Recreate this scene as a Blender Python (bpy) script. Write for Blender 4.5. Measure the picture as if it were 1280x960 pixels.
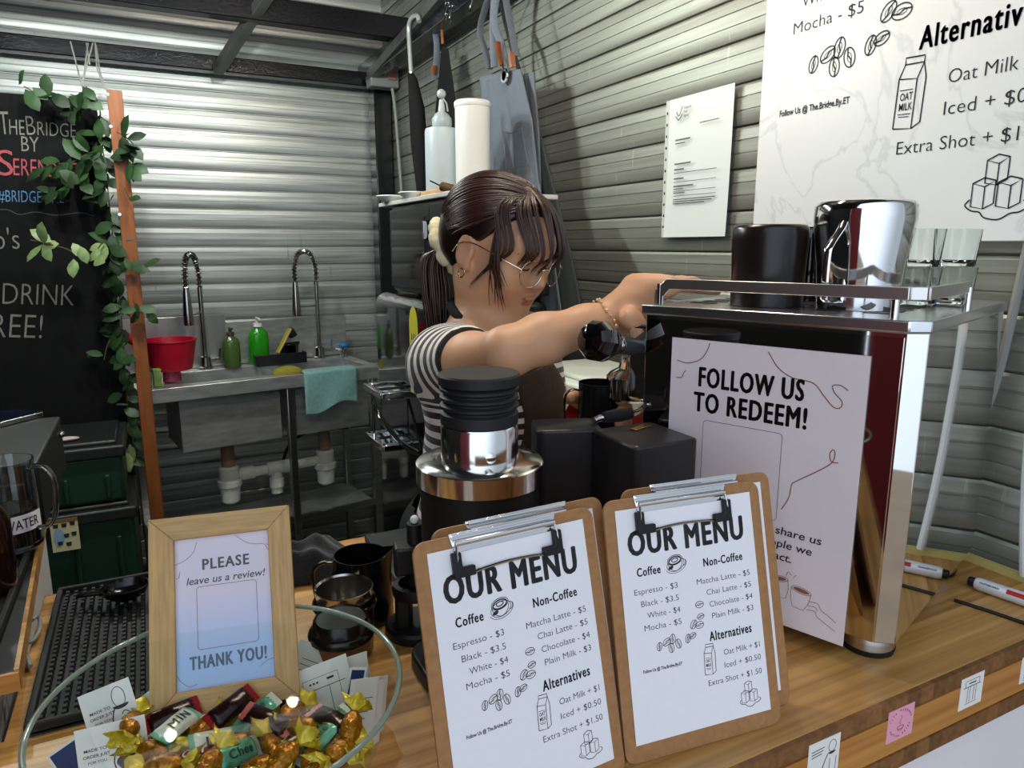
import bpy, math, random
import numpy as np
from mathutils import Matrix, Vector, Euler

for o in list(bpy.data.objects):
    bpy.data.objects.remove(o, do_unlink=True)
SC = bpy.context.scene
COL = SC.collection
PI = math.pi
V = Vector
# ------------------------------------------------------------------ camera, sky, lamps, exposure
CAMZ, PITCH, YAW, FPX = 1.38, math.radians(11), math.radians(27), 888.0
cam_d = bpy.data.cameras.new('camera')
cam_d.sensor_width = 36.0
cam_d.lens = FPX / 1280 * 36.0
cam_d.clip_start = 0.02
cam = bpy.data.objects.new('camera', cam_d)
cam.location = (0, 0, CAMZ)
cam.rotation_euler = (PI / 2 - PITCH, 0, -YAW)
COL.objects.link(cam)
SC.camera = cam
SC.view_settings.view_transform = 'Standard'
SC.view_settings.look = 'None'
SC.view_settings.gamma = 1.0
SC.view_settings.use_curve_mapping = False
SC.view_settings.exposure = 0.0
W = bpy.data.worlds.new('daylight')
SC.world = W
W.use_nodes = True
bg = W.node_tree.nodes['Background']
bg.inputs['Color'].default_value = (0.74, 0.85, 1.0, 1)
# an overcast sky, brighter towards the street side: a lobe added to light the poster
wn = W.node_tree
w_tc = wn.nodes.new('ShaderNodeTexCoord')
w_dot = wn.nodes.new('ShaderNodeVectorMath'); w_dot.operation = 'DOT_PRODUCT'
w_dot.inputs[1].default_value = V((-.78, -.55, .30)).normalized()
w_rng = wn.nodes.new('ShaderNodeMapRange'); w_rng.interpolation_type = 'SMOOTHSTEP'
w_rng.inputs['From Min'].default_value = .1; w_rng.inputs['From Max'].default_value = 1.0
w_rng.inputs['To Min'].default_value = .62; w_rng.inputs['To Max'].default_value = 2.0
wn.links.new(w_tc.outputs['Generated'], w_dot.inputs[0]); wn.links.new(w_dot.outputs['Value'], w_rng.inputs['Value'])
wn.links.new(w_rng.outputs['Result'], bg.inputs['Strength'])

LAMPS = [  # x, y, z, length along x, watts, colour
    (-0.05, 1.95, 2.02, 0.9, 36, (0.93, 1.0, 0.96)),
    (0.52, 0.98, 2.16, 0.5, 24, (1.0, 0.86, 0.68)),
]


def ray(px, py):
    u = (px - 640) / FPX
    v = (480 - py) / FPX
    f = math.cos(PITCH) + v * math.sin(PITCH)
    up = v * math.cos(PITCH) - math.sin(PITCH)
    return (f * math.sin(YAW) + u * math.cos(YAW), f * math.cos(YAW) - u * math.sin(YAW), up)


def at(px, py, x=None, y=None, z=None, d=None):
    """the point of the place seen at a pixel, on a plane x / y / z or at a distance d ahead"""
    r = ray(px, py)
    if z is not None:
        t = (z - CAMZ) / r[2]
    elif y is not None:
        t = y / r[1]
    elif x is not None:
        t = x / r[0]
    else:
        t = d / (r[0] * math.sin(YAW) + r[1] * math.cos(YAW))
    return V((r[0] * t, r[1] * t, CAMZ + r[2] * t))


RIGHT = V((math.cos(YAW), -math.sin(YAW), 0))
FWD = V((math.sin(YAW), math.cos(YAW), 0))


# ------------------------------------------------------------------ mesh helper
class MB:
    def __init__(s):
        s.v = []
        s.f = []

    def raw(s, vs, fs, m=None):
        n = len(s.v)
        if m is not None:
            vs = [m @ V(p) for p in vs]
        s.v += [tuple(p) for p in vs]
        s.f += [tuple(i + n for i in f) for f in fs]
        return s

    def box(s, c, d, m=None):
        x, y, z = c
        a, b, h = d[0] / 2, d[1] / 2, d[2] / 2
        vs = [(x + i * a, y + j * b, z + k * h) for k in (-1, 1) for j in (-1, 1) for i in (-1, 1)]
        return s.raw(vs, [(0, 2, 3, 1), (4, 5, 7, 6), (0, 1, 5, 4), (2, 6, 7, 3), (0, 4, 6, 2), (1, 3, 7, 5)], m)

    def prism(s, out, z0, z1, m=None):
        n = len(out)
        vs = [(p[0], p[1], z0) for p in out] + [(p[0], p[1], z1) for p in out]
        fs = [tuple(range(n - 1, -1, -1)), tuple(range(n, 2 * n))]
        fs += [(i, (i + 1) % n, n + (i + 1) % n, n + i) for i in range(n)]
        return s.raw(vs, fs, m)

    def lathe(s, prof, n=32, m=None, sx=1, sy=1, a0=0.0, a1=2 * PI):
        full = abs(a1 - a0 - 2 * PI) < 1e-6
        cols = n if full else n + 1
        vs = []
        for r, z in prof:
            for k in range(cols):
                a = a0 + (a1 - a0) * k / n
                vs.append((r * math.cos(a) * sx, r * math.sin(a) * sy, z))
        fs = []
        for i in range(len(prof) - 1):
            for k in range(n):
                k2 = (k + 1) % cols
                fs.append((i * cols + k, i * cols + k2, (i + 1) * cols + k2, (i + 1) * cols + k))
        if full:
            if prof[0][0] > 1e-5:
                fs.append(tuple(range(cols - 1, -1, -1)))
            if prof[-1][0] > 1e-5:
                b = (len(prof) - 1) * cols
                fs.append(tuple(range(b, b + cols)))
        return s.raw(vs, fs, m)

    def tube(s, pts, r, n=8, m=None, closed=False, cap=True, flat=1.0):
        pts = [V(p) for p in pts]
        N = len(pts)
        rs = r if isinstance(r, (list, tuple)) else [r] * N
        vs, fs = [], []
        up = None
        for i, p in enumerate(pts):
            if closed:
                t = pts[(i + 1) % N] - pts[i - 1]
            else:
                t = pts[min(i + 1, N - 1)] - pts[max(i - 1, 0)]
            if t.length < 1e-9:
                t = V((0, 0, 1))
            t.normalize()
            if up is None:
                up = t.orthogonal().normalized() if abs(t.z) > .95 else (V((0, 0, 1)) - t * t.z).normalized()
            else:
                up = up - t * up.dot(t)
                up = up.normalized() if up.length > 1e-6 else t.orthogonal().normalized()
            sd = t.cross(up)
            for k in range(n):
                a = 2 * PI * k / n
                vs.append(p + (up * math.cos(a) * flat + sd * math.sin(a)) * rs[i])
        for i in range(N if closed else N - 1):
            j = (i + 1) % N
            for k in range(n):
                fs.append((i * n + k, i * n + (k + 1) % n, j * n + (k + 1) % n, j * n + k))
        if cap and not closed:
            fs.append(tuple(range(n - 1, -1, -1)))
            fs.append(tuple(range((N - 1) * n, N * n)))
        return s.raw(vs, fs, m)

    def ball(s, c, r, n=16, m=None):
        r = r if isinstance(r, (tuple, list)) else (r, r, r)
        k = n // 2
        mm = Matrix.Translation(V(c)) @ Matrix.Diagonal((r[0], r[1], r[2], 1))
        if m is not None:
            mm = m @ mm
        return s.lathe([(math.sin(PI * i / k) if 0 < i < k else 0, -math.cos(PI * i / k)) for i in range(k + 1)], n, mm)

    def ribbon(s, pts, w, m=None, z=0.0, closed=False):
        """flat drawn line in the local xy plane"""
        P = [V((p[0], p[1])) for p in pts]
        N = len(P)
        vs, fs = [], []
        for i in range(N):
            a = P[i - 1] if (i > 0 or closed) else P[i]
            b = P[(i + 1) % N] if (i < N - 1 or closed) else P[i]
            t = b - a
            if t.length < 1e-9:
                t = V((1, 0))
            t.normalize()
            nn = V((-t.y, t.x)) * w / 2
            vs += [(P[i].x + nn.x, P[i].y + nn.y, z), (P[i].x - nn.x, P[i].y - nn.y, z)]
        for i in range(N if closed else N - 1):
            j = (i + 1) % N
            fs.append((2 * i, 2 * i + 1, 2 * j + 1, 2 * j))
        return s.raw(vs, fs, m)

    def build(s, name, mat, parent=None, smooth=35, bevel=0, seg=2, solid=0, sub=0):
        off = V((0, 0, 0)) if parent is None else WORLD.get(parent.name, V((0, 0, 0)))
        me = bpy.data.meshes.new(name)
        me.from_pydata([(p[0] - off.x, p[1] - off.y, p[2] - off.z) for p in s.v], [], s.f)
        me.validate()
        me.update()
        ob = bpy.data.objects.new(name, me)
        COL.objects.link(ob)
        if mat is not None:
            me.materials.append(mat)
        if parent is not None:
            ob.parent = parent
            WORLD[ob.name] = off
        if smooth:
            me.polygons.foreach_set('use_smooth', [True] * len(me.polygons))
            me.set_sharp_from_angle(angle=math.radians(smooth))
        if solid:
            md = ob.modifiers.new('solid', 'SOLIDIFY')
            md.thickness = solid
            md.offset = 0
        if bevel:
            md = ob.modifiers.new('bevel', 'BEVEL')
            md.width = bevel
            md.segments = seg
            md.limit_method = 'ANGLE'
            md.angle_limit = math.radians(40)
        if sub:
            md = ob.modifiers.new('sub', 'SUBSURF')
            md.levels = sub
            md.render_levels = sub
        return ob


WORLD = {}


def thing(name, label, cat, loc, group=None):
    """Empty at a thing's base; parts are given in world coordinates and stored relative to it"""
    o = bpy.data.objects.new(name, None)
    o.empty_display_size = .05
    o.location = loc
    COL.objects.link(o)
    WORLD[o.name] = V(loc)
    return tag(o, label, cat, group)


def tag(o, label, cat, group=None, kind=None):
    o['label'] = label
    o['category'] = cat
    if group:
        o['group'] = group
    if kind:
        o['kind'] = kind
    return o


def struct(o):
    o['kind'] = 'structure'
    return o


def solo(o, loc):
    """give a single-mesh thing its own origin"""
    loc = V(loc)
    o.data.transform(Matrix.Translation(-loc))
    o.location = loc
    return o


def copy_tree(root, loc, rot=None, label=None, scale=None):
    r = root.copy()
    COL.objects.link(r)
    r.location = loc
    if rot is not None:
        r.rotation_euler = rot
    if scale is not None:
        r.scale = (scale,) * 3
    if label:
        r['label'] = label
    for ch in list(root.children):
        c = ch.copy()
        COL.objects.link(c)
        c.parent = r
        for g in list(ch.children):
            d = g.copy()
            COL.objects.link(d)
            d.parent = c
    return r


def frame(o, yaw, lean=0.0, roll=0.0):
    """local xy plane standing up at o: x to the right, y up, z towards the viewer's side"""
    R = V((math.cos(yaw), math.sin(yaw), 0))
    B = V((-math.sin(yaw), math.cos(yaw), 0))
    U = V((0, 0, math.cos(lean))) + B * math.sin(lean)
    R, U = R * math.cos(roll) + U * math.sin(roll), U * math.cos(roll) - R * math.sin(roll)
    N = R.cross(U)
    return Matrix(((R.x, U.x, N.x, o[0]), (R.y, U.y, N.y, o[1]), (R.z, U.z, N.z, o[2]), (0, 0, 0, 1)))


def TR(x, y, z):
    return Matrix.Translation((x, y, z))


def localize(ob, M):
    """keep a built part where it is but give it the axes of frame M (so its grain runs along them)"""
    off = WORLD.get(ob.name, V((0, 0, 0)))
    L_ = Matrix.Translation(-off) @ M
    ob.data.transform(L_.inverted())
    ob.matrix_local = L_
    return ob


def RZ(a):
    return Matrix.Rotation(a, 4, 'Z')


def align(p, q):
    """local z axis from p towards q, origin p"""
    p, q = V(p), V(q)
    return Matrix.Translation(p) @ (q - p).to_track_quat('Z', 'Y').to_matrix().to_4x4()


def rrect(w, h, r, n=5, x=0, y=0):
    out = []
    for cx, cy, a in ((w - r, h - r, 0), (r, h - r, 90), (r, r, 180), (w - r, r, 270)):
        for k in range(n + 1):
            t = math.radians(a + 90 * k / n)
            out.append((x + cx + r * math.cos(t), y + cy + r * math.sin(t)))
    return out


def arc(cx, cy, rx, ry, a0=0, a1=360, n=20, rot=0):
    out = []
    c, s_ = math.cos(math.radians(rot)), math.sin(math.radians(rot))
    for k in range(n + 1):
        t = math.radians(a0 + (a1 - a0) * k / n)
        x, y = rx * math.cos(t), ry * math.sin(t)
        out.append((cx + x * c - y * s_, cy + x * s_ + y * c))
    return out


def spline(pts, n=6):
    """Catmull-Rom through 2-D or 3-D points"""
    P = [V(p) for p in pts]
    P = [P[0] * 2 - P[1]] + P + [P[-1] * 2 - P[-2]]
    out = []
    for i in range(1, len(P) - 2):
        for k in range(n):
            t = k / n
            a, b, c, d = P[i - 1], P[i], P[i + 1], P[i + 2]
            out.append(0.5 * ((2 * b) + (c - a) * t + (2 * a - 5 * b + 4 * c - d) * t * t + (3 * b - a - 3 * c + d) * t ** 3))
    out.append(P[-2])
    return out


# ------------------------------------------------------------------ lettering
_txt = {}


def glyphs(s, bold=0.0, gap=0.0):
    k = (s, bold, gap)
    if k not in _txt:
        cu = bpy.data.curves.new('lettering', 'FONT')
        cu.body = s
        cu.size = 1.0
        cu.resolution_u = 3
        cu.offset = bold
        cu.space_character = 1 + gap
        ob = bpy.data.objects.new('lettering', cu)
        COL.objects.link(ob)
        dg = bpy.context.evaluated_depsgraph_get()
        me = ob.evaluated_get(dg).to_mesh()
        vs = [tuple(v.co) for v in me.vertices]
        fs = [tuple(p.vertices) for p in me.polygons]
        ob.evaluated_get(dg).to_mesh_clear()
        bpy.data.objects.remove(ob)
        bpy.data.curves.remove(cu)
        _txt[k] = (vs, fs)
    return _txt[k]


def text(mb, s, x0, x1, y, h, m, bold=0.0, skew=0.0, rot=0.0, align_='fit', gap=0.0):
    """letters with cap height h on baseline y; x0..x1 is the width they fill ('fit') or x0 is an anchor"""
    if bold > .02:                       # heavy letters: the same word drawn again a hair to every side
        k = bold * h * .95
        for i in range(8):
            dx, dy = k * math.cos(i * PI / 4), .6 * k * math.sin(i * PI / 4)
            text(mb, s, x0 + k + dx, x1 - k + dx if align_ == 'fit' else x1, y + .6 * k + dy, h - 1.2 * k, m, .0001, skew, rot, align_, .16)
        return
    vs, fs = glyphs(s, bold, gap)
    if not vs:
        return
    a, b = min(v[0] for v in vs), max(v[0] for v in vs)
    sy = h / 0.70
    if align_ == 'fit':
        sx = (x1 - x0) / (b - a)
    else:
        sx = sy * x1
        if align_ == 'c':
            x0 = x0 - (b - a) * sx / 2
    out = []
    for v in vs:
        px, py = (v[0] - a) * sx + skew * v[1] * sy, v[1] * sy
        out.append((px, py))
    c, s_ = math.cos(rot), math.sin(rot)
    mb.raw([(x0 + p[0] * c - p[1] * s_, y + p[0] * s_ + p[1] * c, 0) for p in out], fs, m)


# ------------------------------------------------------------------ materials
def srgb(*c):
    if len(c) == 1:
        h = c[0].lstrip('#')
        c = [int(h[i:i + 2], 16) for i in (0, 2, 4)]
    return tuple((x / 255 / 12.92 if x / 255 <= .04045 else ((x / 255 + .055) / 1.055) ** 2.4) for x in c) + (1,)


_mats = {}


def mat(name, col, rough=.5, metal=0.0, noise=0.0, nscale=20.0, stretch=(1, 1, 1), bump=0.0, trans=0.0, ior=1.45,
        emit=0.0, coat=0.0, sheen=0.0, sss=0.0, alpha=1.0, spec=.5, col2=None):
    if name in _mats:
        return _mats[name]
    m = bpy.data.materials.new(name)
    m.use_nodes = True
    nt = m.node_tree
    b = nt.nodes['Principled BSDF']
    c = srgb(col) if isinstance(col, str) else (tuple(col) + (1,))[:4]
    b.inputs['Base Color'].default_value = c
    b.inputs['Roughness'].default_value = rough
    b.inputs['Metallic'].default_value = metal
    b.inputs['IOR'].default_value = ior
    b.inputs['Specular IOR Level'].default_value = spec
    b.inputs['Transmission Weight'].default_value = trans
    b.inputs['Coat Weight'].default_value = coat
    b.inputs['Sheen Weight'].default_value = sheen
    b.inputs['Alpha'].default_value = alpha
    if sss:
        b.inputs['Subsurface Weight'].default_value = sss
        b.inputs['Subsurface Radius'].default_value = (.01, .004, .002)
    if emit:
        b.inputs['Emission Color'].default_value = c
        b.inputs['Emission Strength'].default_value = emit
    if noise or bump or col2:
        tc = nt.nodes.new('ShaderNodeTexCoord')
        mp = nt.nodes.new('ShaderNodeMapping')
        mp.inputs['Scale'].default_value = stretch
        nz = nt.nodes.new('ShaderNodeTexNoise')
        nz.inputs['Scale'].default_value = nscale
        nz.inputs['Detail'].default_value = 5
        nt.links.new(tc.outputs['Object'], mp.inputs[0])
        nt.links.new(mp.outputs[0], nz.inputs['Vector'])
        if noise or col2:
            rp = nt.nodes.new('ShaderNodeValToRGB')
            rp.color_ramp.elements[0].position = .3
            rp.color_ramp.elements[1].position = .7
            k = 1 - noise
            c2 = srgb(col2) if col2 else (c[0] * k, c[1] * k, c[2] * k, 1)
            rp.color_ramp.elements[0].color = c2
            rp.color_ramp.elements[1].color = c
            nt.links.new(nz.outputs['Fac'], rp.inputs[0])
            nt.links.new(rp.outputs[0], b.inputs['Base Color'])
        if bump:
            bp = nt.nodes.new('ShaderNodeBump')
            bp.inputs['Strength'].default_value = bump
            bp.inputs['Distance'].default_value = .002
            nt.links.new(nz.outputs['Fac'], bp.inputs['Height'])
            nt.links.new(bp.outputs[0], b.inputs['Normal'])
    _mats[name] = m
    return m


def strip_wood(name, ca, cb, axis='x', strip=.02, rough=.35, blocks=False):
    """laminated bamboo: narrow strips along an axis, each of its own tone, with fine grain"""
    m = bpy.data.materials.new(name)
    m.use_nodes = True
    nt = m.node_tree
    N, L = nt.nodes.new, nt.links.new
    b = nt.nodes['Principled BSDF']
    b.inputs['Roughness'].default_value = rough
    tc = N('ShaderNodeTexCoord')
    sp = N('ShaderNodeSeparateXYZ')
    L(tc.outputs['Object'], sp.inputs[0])
    along = {'x': 'X', 'y': 'Y', 'z': 'Z'}[axis]
    oth = [k for k in 'XYZ' if k != along]
    # strip index from both other axes
    add = N('ShaderNodeMath'); add.operation = 'ADD'
    L(sp.outputs[oth[0]], add.inputs[0])
    add.inputs[1].default_value = 0.0
    if not blocks:
        L(sp.outputs[oth[1]], add.inputs[1])
    dv = N('ShaderNodeMath'); dv.operation = 'DIVIDE'; dv.inputs[1].default_value = strip
    L(add.outputs[0], dv.inputs[0])
    fl = N('ShaderNodeMath'); fl.operation = 'FLOOR'
    L(dv.outputs[0], fl.inputs[0])
    wn = N('ShaderNodeTexWhiteNoise'); wn.noise_dimensions = '1D'
    L(fl.outputs[0], wn.inputs['W'])
    mp = N('ShaderNodeMapping')
    mp.inputs['Scale'].default_value = tuple(3 if k == along else 130 for k in 'XYZ')
    L(tc.outputs['Object'], mp.inputs[0])
    nz = N('ShaderNodeTexNoise'); nz.inputs['Scale'].default_value = 1.0; nz.inputs['Detail'].default_value = 6
    L(mp.outputs[0], nz.inputs['Vector'])
    mx = N('ShaderNodeMath'); mx.operation = 'MULTIPLY_ADD'; mx.inputs[1].default_value = .35
    L(wn.outputs['Value'], mx.inputs[0]); L(nz.outputs['Fac'], mx.inputs[2])
    rp = N('ShaderNodeValToRGB')
    rp.color_ramp.elements[0].position = .38; rp.color_ramp.elements[0].color = srgb(ca)
    rp.color_ramp.elements[1].position = .95; rp.color_ramp.elements[1].color = srgb(cb)
    L(mx.outputs[0], rp.inputs[0]); L(rp.outputs[0], b.inputs['Base Color'])
    return m


def slat_metal(name, ca, cb, axis, rough=.38, metal=.75):
    """brushed roller-shutter aluminium with scuffs and drip marks"""
    m = bpy.data.materials.new(name)
    m.use_nodes = True
    nt = m.node_tree
    N, L = nt.nodes.new, nt.links.new
    b = nt.nodes['Principled BSDF']
    b.inputs['Metallic'].default_value = metal
    b.inputs['Roughness'].default_value = rough
    tc = N('ShaderNodeTexCoord')

    def noise(scale, sc, det=4):
        mp = N('ShaderNodeMapping'); mp.inputs['Scale'].default_value = sc
        L(tc.outputs['Object'], mp.inputs[0])
        n = N('ShaderNodeTexNoise'); n.inputs['Scale'].default_value = scale; n.inputs['Detail'].default_value = det
        L(mp.outputs[0], n.inputs['Vector'])
        return n.outputs['Fac']
    lo, hi = (1, 40) if axis == 'x' else (40, 1)
    g = noise(3, (lo if axis == 'x' else 1, 1, 40))
    rp = N('ShaderNodeValToRGB')
    rp.color_ramp.elements[0].position = .3; rp.color_ramp.elements[0].color = srgb(ca)
    rp.color_ramp.elements[1].position = .72; rp.color_ramp.elements[1].color = srgb(cb)
    L(g, rp.inputs[0])
    drip = noise(1, (70, 70, 6), 3)
    r2 = N('ShaderNodeValToRGB')
    r2.color_ramp.elements[0].position = .66; r2.color_ramp.elements[0].color = (0, 0, 0, 1)
    r2.color_ramp.elements[1].position = .72; r2.color_ramp.elements[1].color = (1, 1, 1, 1)
    L(drip, r2.inputs[0])
    patch = noise(2.2, (1, 1, 1), 2)
    r3 = N('ShaderNodeValToRGB')
    r3.color_ramp.elements[0].position = .5; r3.color_ramp.elements[1].position = .6
    L(patch, r3.inputs[0])
    mu = N('ShaderNodeMath'); mu.operation = 'MULTIPLY'
    L(r2.outputs[0], mu.inputs[0]); L(r3.outputs[0], mu.inputs[1])
    mu2 = N('ShaderNodeMath'); mu2.operation = 'MULTIPLY'; mu2.inputs[1].default_value = .5
    L(mu.outputs[0], mu2.inputs[0])
    mix = N('ShaderNodeMix'); mix.data_type = 'RGBA'
    mix.inputs[7].default_value = srgb('#d8d8d0') if axis == 'y' else srgb('#70706c')
    L(mu2.outputs[0], mix.inputs[0]); L(rp.outputs[0], mix.inputs[6])
    L(mix.outputs[2], b.inputs['Base Color'])
    return m


BLACK = mat('black_plastic', '#141416', .45, noise=.3, nscale=30)
GLOSS = mat('gloss_black', '#08080a', .08, coat=.5)
MATTE = mat('matte_black', '#101012', .5, noise=.3, nscale=60, bump=.05)
RUBBER = mat('black_rubber', '#121214', .7, noise=.3, nscale=80)
CHROME = mat('chrome', (.78, .78, .78), .07, 1.0)
MIRROR = mat('polished_steel', (.80, .79, .77), .025, 1.0)
STEEL = mat('brushed_steel', (.62, .62, .61), .28, 1.0, noise=.25, nscale=6, stretch=(1, 1, 40), bump=.04)
SINKST = mat('sink_steel', (.72, .73, .72), .36, .8, noise=.35, nscale=5, stretch=(3, 3, 12), bump=.03)
PAPER = mat('white_paper', '#eeecee', .65, noise=.02, nscale=200)
INK = mat('printed_ink', '#2b2a2c', .7)
WHITEP = mat('white_plastic', '#e4e6e2', .4, noise=.05, nscale=8)
BAMBOO = strip_wood('bamboo_top', '#94652f', '#cf9f5c', 'x', .019)
BAMBOOF = strip_wood('bamboo_fascia', '#a5692c', '#cf9750', 'x', .05, .3)
BAMBOOD = strip_wood('bamboo_edge', '#5d3a1c', '#8d5f33', 'y', .02, .45, True)
KRAFT = mat('hardboard', '#a9794a', .6, noise=.22, nscale=160, bump=.08)
OAK = mat('oak_upright', '#cda468', .5, noise=.32, nscale=10, stretch=(34, 2.5, 34), bump=.05)
OAKH = mat('oak_crosswise', '#cda468', .5, noise=.32, nscale=10, stretch=(2.5, 34, 34), bump=.05)
GLASS = mat('clear_glass', (.93, .97, .95), .01, trans=1.0, ior=1.45)


def thin_glass(name, tint, ior=1.5, gain=1.0):
    """thin pane: light passes straight through, the surface mirrors by its angle"""
    m = bpy.data.materials.new(name)
    m.use_nodes = True
    nt = m.node_tree
    nt.nodes.remove(nt.nodes['Principled BSDF'])
    tr = nt.nodes.new('ShaderNodeBsdfTransparent'); tr.inputs[0].default_value = tuple(tint) + (1,)
    gs = nt.nodes.new('ShaderNodeBsdfGlossy'); gs.inputs['Roughness'].default_value = .01
    fr = nt.nodes.new('ShaderNodeLayerWeight'); fr.inputs['Blend'].default_value = .5
    pw = nt.nodes.new('ShaderNodeMath'); pw.operation = 'POWER'; pw.inputs[1].default_value = 4.5
    ml = nt.nodes.new('ShaderNodeMath'); ml.operation = 'MULTIPLY_ADD'; ml.inputs[1].default_value = gain; ml.inputs[2].default_value = .035 * gain
    mx = nt.nodes.new('ShaderNodeMixShader')
    nt.links.new(fr.outputs['Facing'], pw.inputs[0]); nt.links.new(pw.outputs[0], ml.inputs[0]); nt.links.new(ml.outputs[0], mx.inputs[0])
    nt.links.new(tr.outputs[0], mx.inputs[1]); nt.links.new(gs.outputs[0], mx.inputs[2])
    nt.links.new(mx.outputs[0], nt.nodes['Material Output'].inputs[0])
    return m


PANE = thin_glass('thin_pane', (.97, .98, .98), 1.45, .9)
BOWLG = thin_glass('thin_bowl_glass', (.95, .97, .955), 1.35, .13)
RIMG = mat('green_glass_edge', (.35, .45, .38), .06, trans=.6, ior=1.45)
DARKFRAME = mat('black_painted_steel', '#101116', .22, bump=.35, nscale=90)
GALV = mat('galvanised_bar', '#7e807c', .45, .7, noise=.3, nscale=12)
# ------------------------------------------------------------------ the setting
PITCHZ = 0.0757


def slat_wall(name, length, z0, z1, phase, m, mtl):
    """roller-shutter slats: local x along the wall, local y = depth into the wall, z up"""
    prof = []
    z = phase
    while z > z0:
        z -= PITCHZ
    while z < z1:
        for dz, d in ((0, .010), (.0034, .010), (.0038, .001), (.010, -.0012), (.027, -.0020), (.0280, -.0004), (.0295, -.0004), (.0305, -.0020),
                      (.050, -.0020), (.051, -.0002), (.0530, -.0002), (.054, -.0020), (.071, -.0008), (.0752, .0015)):
            if z0 <= z + dz <= z1:
                prof.append((z + dz, d))
        z += PITCHZ
    mb = MB()
    n = len(prof)
    vs = [(0, d, zz) for zz, d in prof] + [(length, d, zz) for zz, d in prof]
    fs = [(i, n + i, n + i + 1, i + 1) for i in range(n - 1)]
    mb.raw(vs, fs, m)
    mb.box((length / 2, .04, (z0 + z1) / 2), (length, .03, z1 - z0), m)
    return struct(mb.build(name, mtl, smooth=20))


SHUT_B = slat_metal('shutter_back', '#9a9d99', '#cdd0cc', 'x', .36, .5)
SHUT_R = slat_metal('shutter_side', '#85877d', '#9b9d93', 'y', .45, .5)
slat_wall('wall_back', 2.45, 0, 2.42, 1.909 - .002, TR(-1.45, 3.2, 0), SHUT_B)
# right wall runs along +y; its local x points towards -y so that depth (+y local) goes to +x
slat_wall('wall_right', 3.05, 0, 2.42, 1.672 - .002, TR(1.0, 3.2, 0) @ RZ(-PI / 2), SHUT_R)
WALLD = mat('dark_wall', '#0b0a0b', .8, noise=.3, nscale=5)
struct(MB().box((-1.475, 1.755, 1.21), (.05, 2.89, 2.42), None).build('wall_left', WALLD))
FLOORM = mat('stall_floor', '#4a4743', .6, noise=.4, nscale=7, bump=.1)
struct(MB().box((-.2, 1.75, -.02), (2.7, 3.1, .04)).build('floor', FLOORM))
struct(MB().box((-.2, -1.75, -.03), (12, 3.9, .04)).build('pavement', mat('street_paving', '#a98f76', .8, noise=.25, nscale=3)))
CEILM = mat('dark_ceiling', '#15161a', .6, noise=.3, nscale=6)
struct(MB().box((-.22, 1.6, 2.44), (2.6, 3.3, .04)).build('ceiling', CEILM))
MAROON = mat('maroon_panel', '#7a1119', .5, noise=.3, nscale=4)
struct(MB().box((-1.475, -.20, 1.3), (.06, 1.0, 2.6)).build('wall_neighbour', MAROON))
# black steel frame under the roof
m = MB()
m.box((-.23, 3.1, 2.06), (2.4, .06, .056))
struct(m.build('beam_back', DARKFRAME, bevel=.004))
m = MB()
m.box((-.23, 2.74, 2.172), (2.4, .06, .08))
struct(m.build('beam_middle', DARKFRAME, bevel=.004))
m = MB()
m.box((.90, 1.75, 2.09), (.055, 2.8, .07))
struct(m.build('beam_side', DARKFRAME, bevel=.004))
m = MB()
m.box((.955, 3.12, 1.05), (.075, .09, 2.1))
struct(m.build('post_corner', DARKFRAME, bevel=.004))
# galvanised cross bars
for nm, pa, pb in (('bar_cross', at(336, -10, z=2.2), at(272, 88, y=3.05)), ('bar_brace', at(600, -60, x=.86), at(462, 98, y=3.04))):
    pa, pb = V(pa), V(pb)
    m = MB()
    m.box((0, 0, (pb - pa).length / 2), (.035, .035, (pb - pa).length), align(pa, pb))
    struct(m.build(nm, GALV, bevel=.002))

# ceiling lamps: a white batten with a glowing tube, and the light it gives
TUBE = mat('lamp_tube', (1, .98, .94), .4, emit=6.0)
for i, (x, y, z, ln, w, c) in enumerate(LAMPS):
    t = thing('ceiling_lamp', ('long white batten lamp over the sink end of the stall', 'short white batten lamp above the espresso machine')[i],
              'lamp', (x, y, z), 'ceiling battens')
    MB().box((x, y, z + .1), (ln, .06, .05)).build('housing', WHITEP, t, bevel=.006)
    MB().tube([(x - ln / 2 + .02, y, z + .062), (x + ln / 2 - .02, y, z + .062)], .013, 10).build('tube', TUBE, t)
    for sx in (-1, 1):
        MB().tube([(x + sx * (ln / 2 - .04), y, z + .12), (x + sx * (ln / 2 - .04), y, 2.425)], .004, 6).build('hanger', DARKFRAME, t)
    for k in (-.36, 0, .36):
        ld = bpy.data.lights.new('lamp_light', 'POINT')
        ld.shadow_soft_size = .014
        ld.energy = w / 3
        ld.color = c
        lo = bpy.data.objects.new('lamp_light', ld)
        lo.location = (k * ln, 0, .02)
        lo.parent = t
        COL.objects.link(lo)

# ------------------------------------------------------------------ service counter
CT = .95
t = thing('service_counter', 'bamboo service counter with laminated edge and white front, along the bottom of the view', 'counter', (.27, .69, 0))
out = [(-.45, .385), (.985, .385), (.985, 1.0), (-.148, 1.0), (-.148, .70), (-.45, .70)]
MB().prism(out, CT - .02, CT).build('worktop', BAMBOO, t, bevel=.0015)
z_b = at(1125, 936, y=.381).z
MB().box((.267, .383, CT - .0095), (1.435, .006, .017)).build('edge_strip', BAMBOOD, t)
MB().box((.267, .390, (CT - .02 + z_b) / 2), (1.435, .02, CT - .021 - z_b)).build('fascia', BAMBOOF, t)
MB().box((.267, .389, z_b - .009), (1.435, .022, .018)).build('bottom_strip', BAMBOOD, t)
MB().box((.267, .405, (z_b - .019) / 2), (1.435, .03, z_b - .02)).build('front_panel', mat('white_panel', '#e9e4e4', .5, noise=.06, nscale=9, bump=.05), t)
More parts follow.
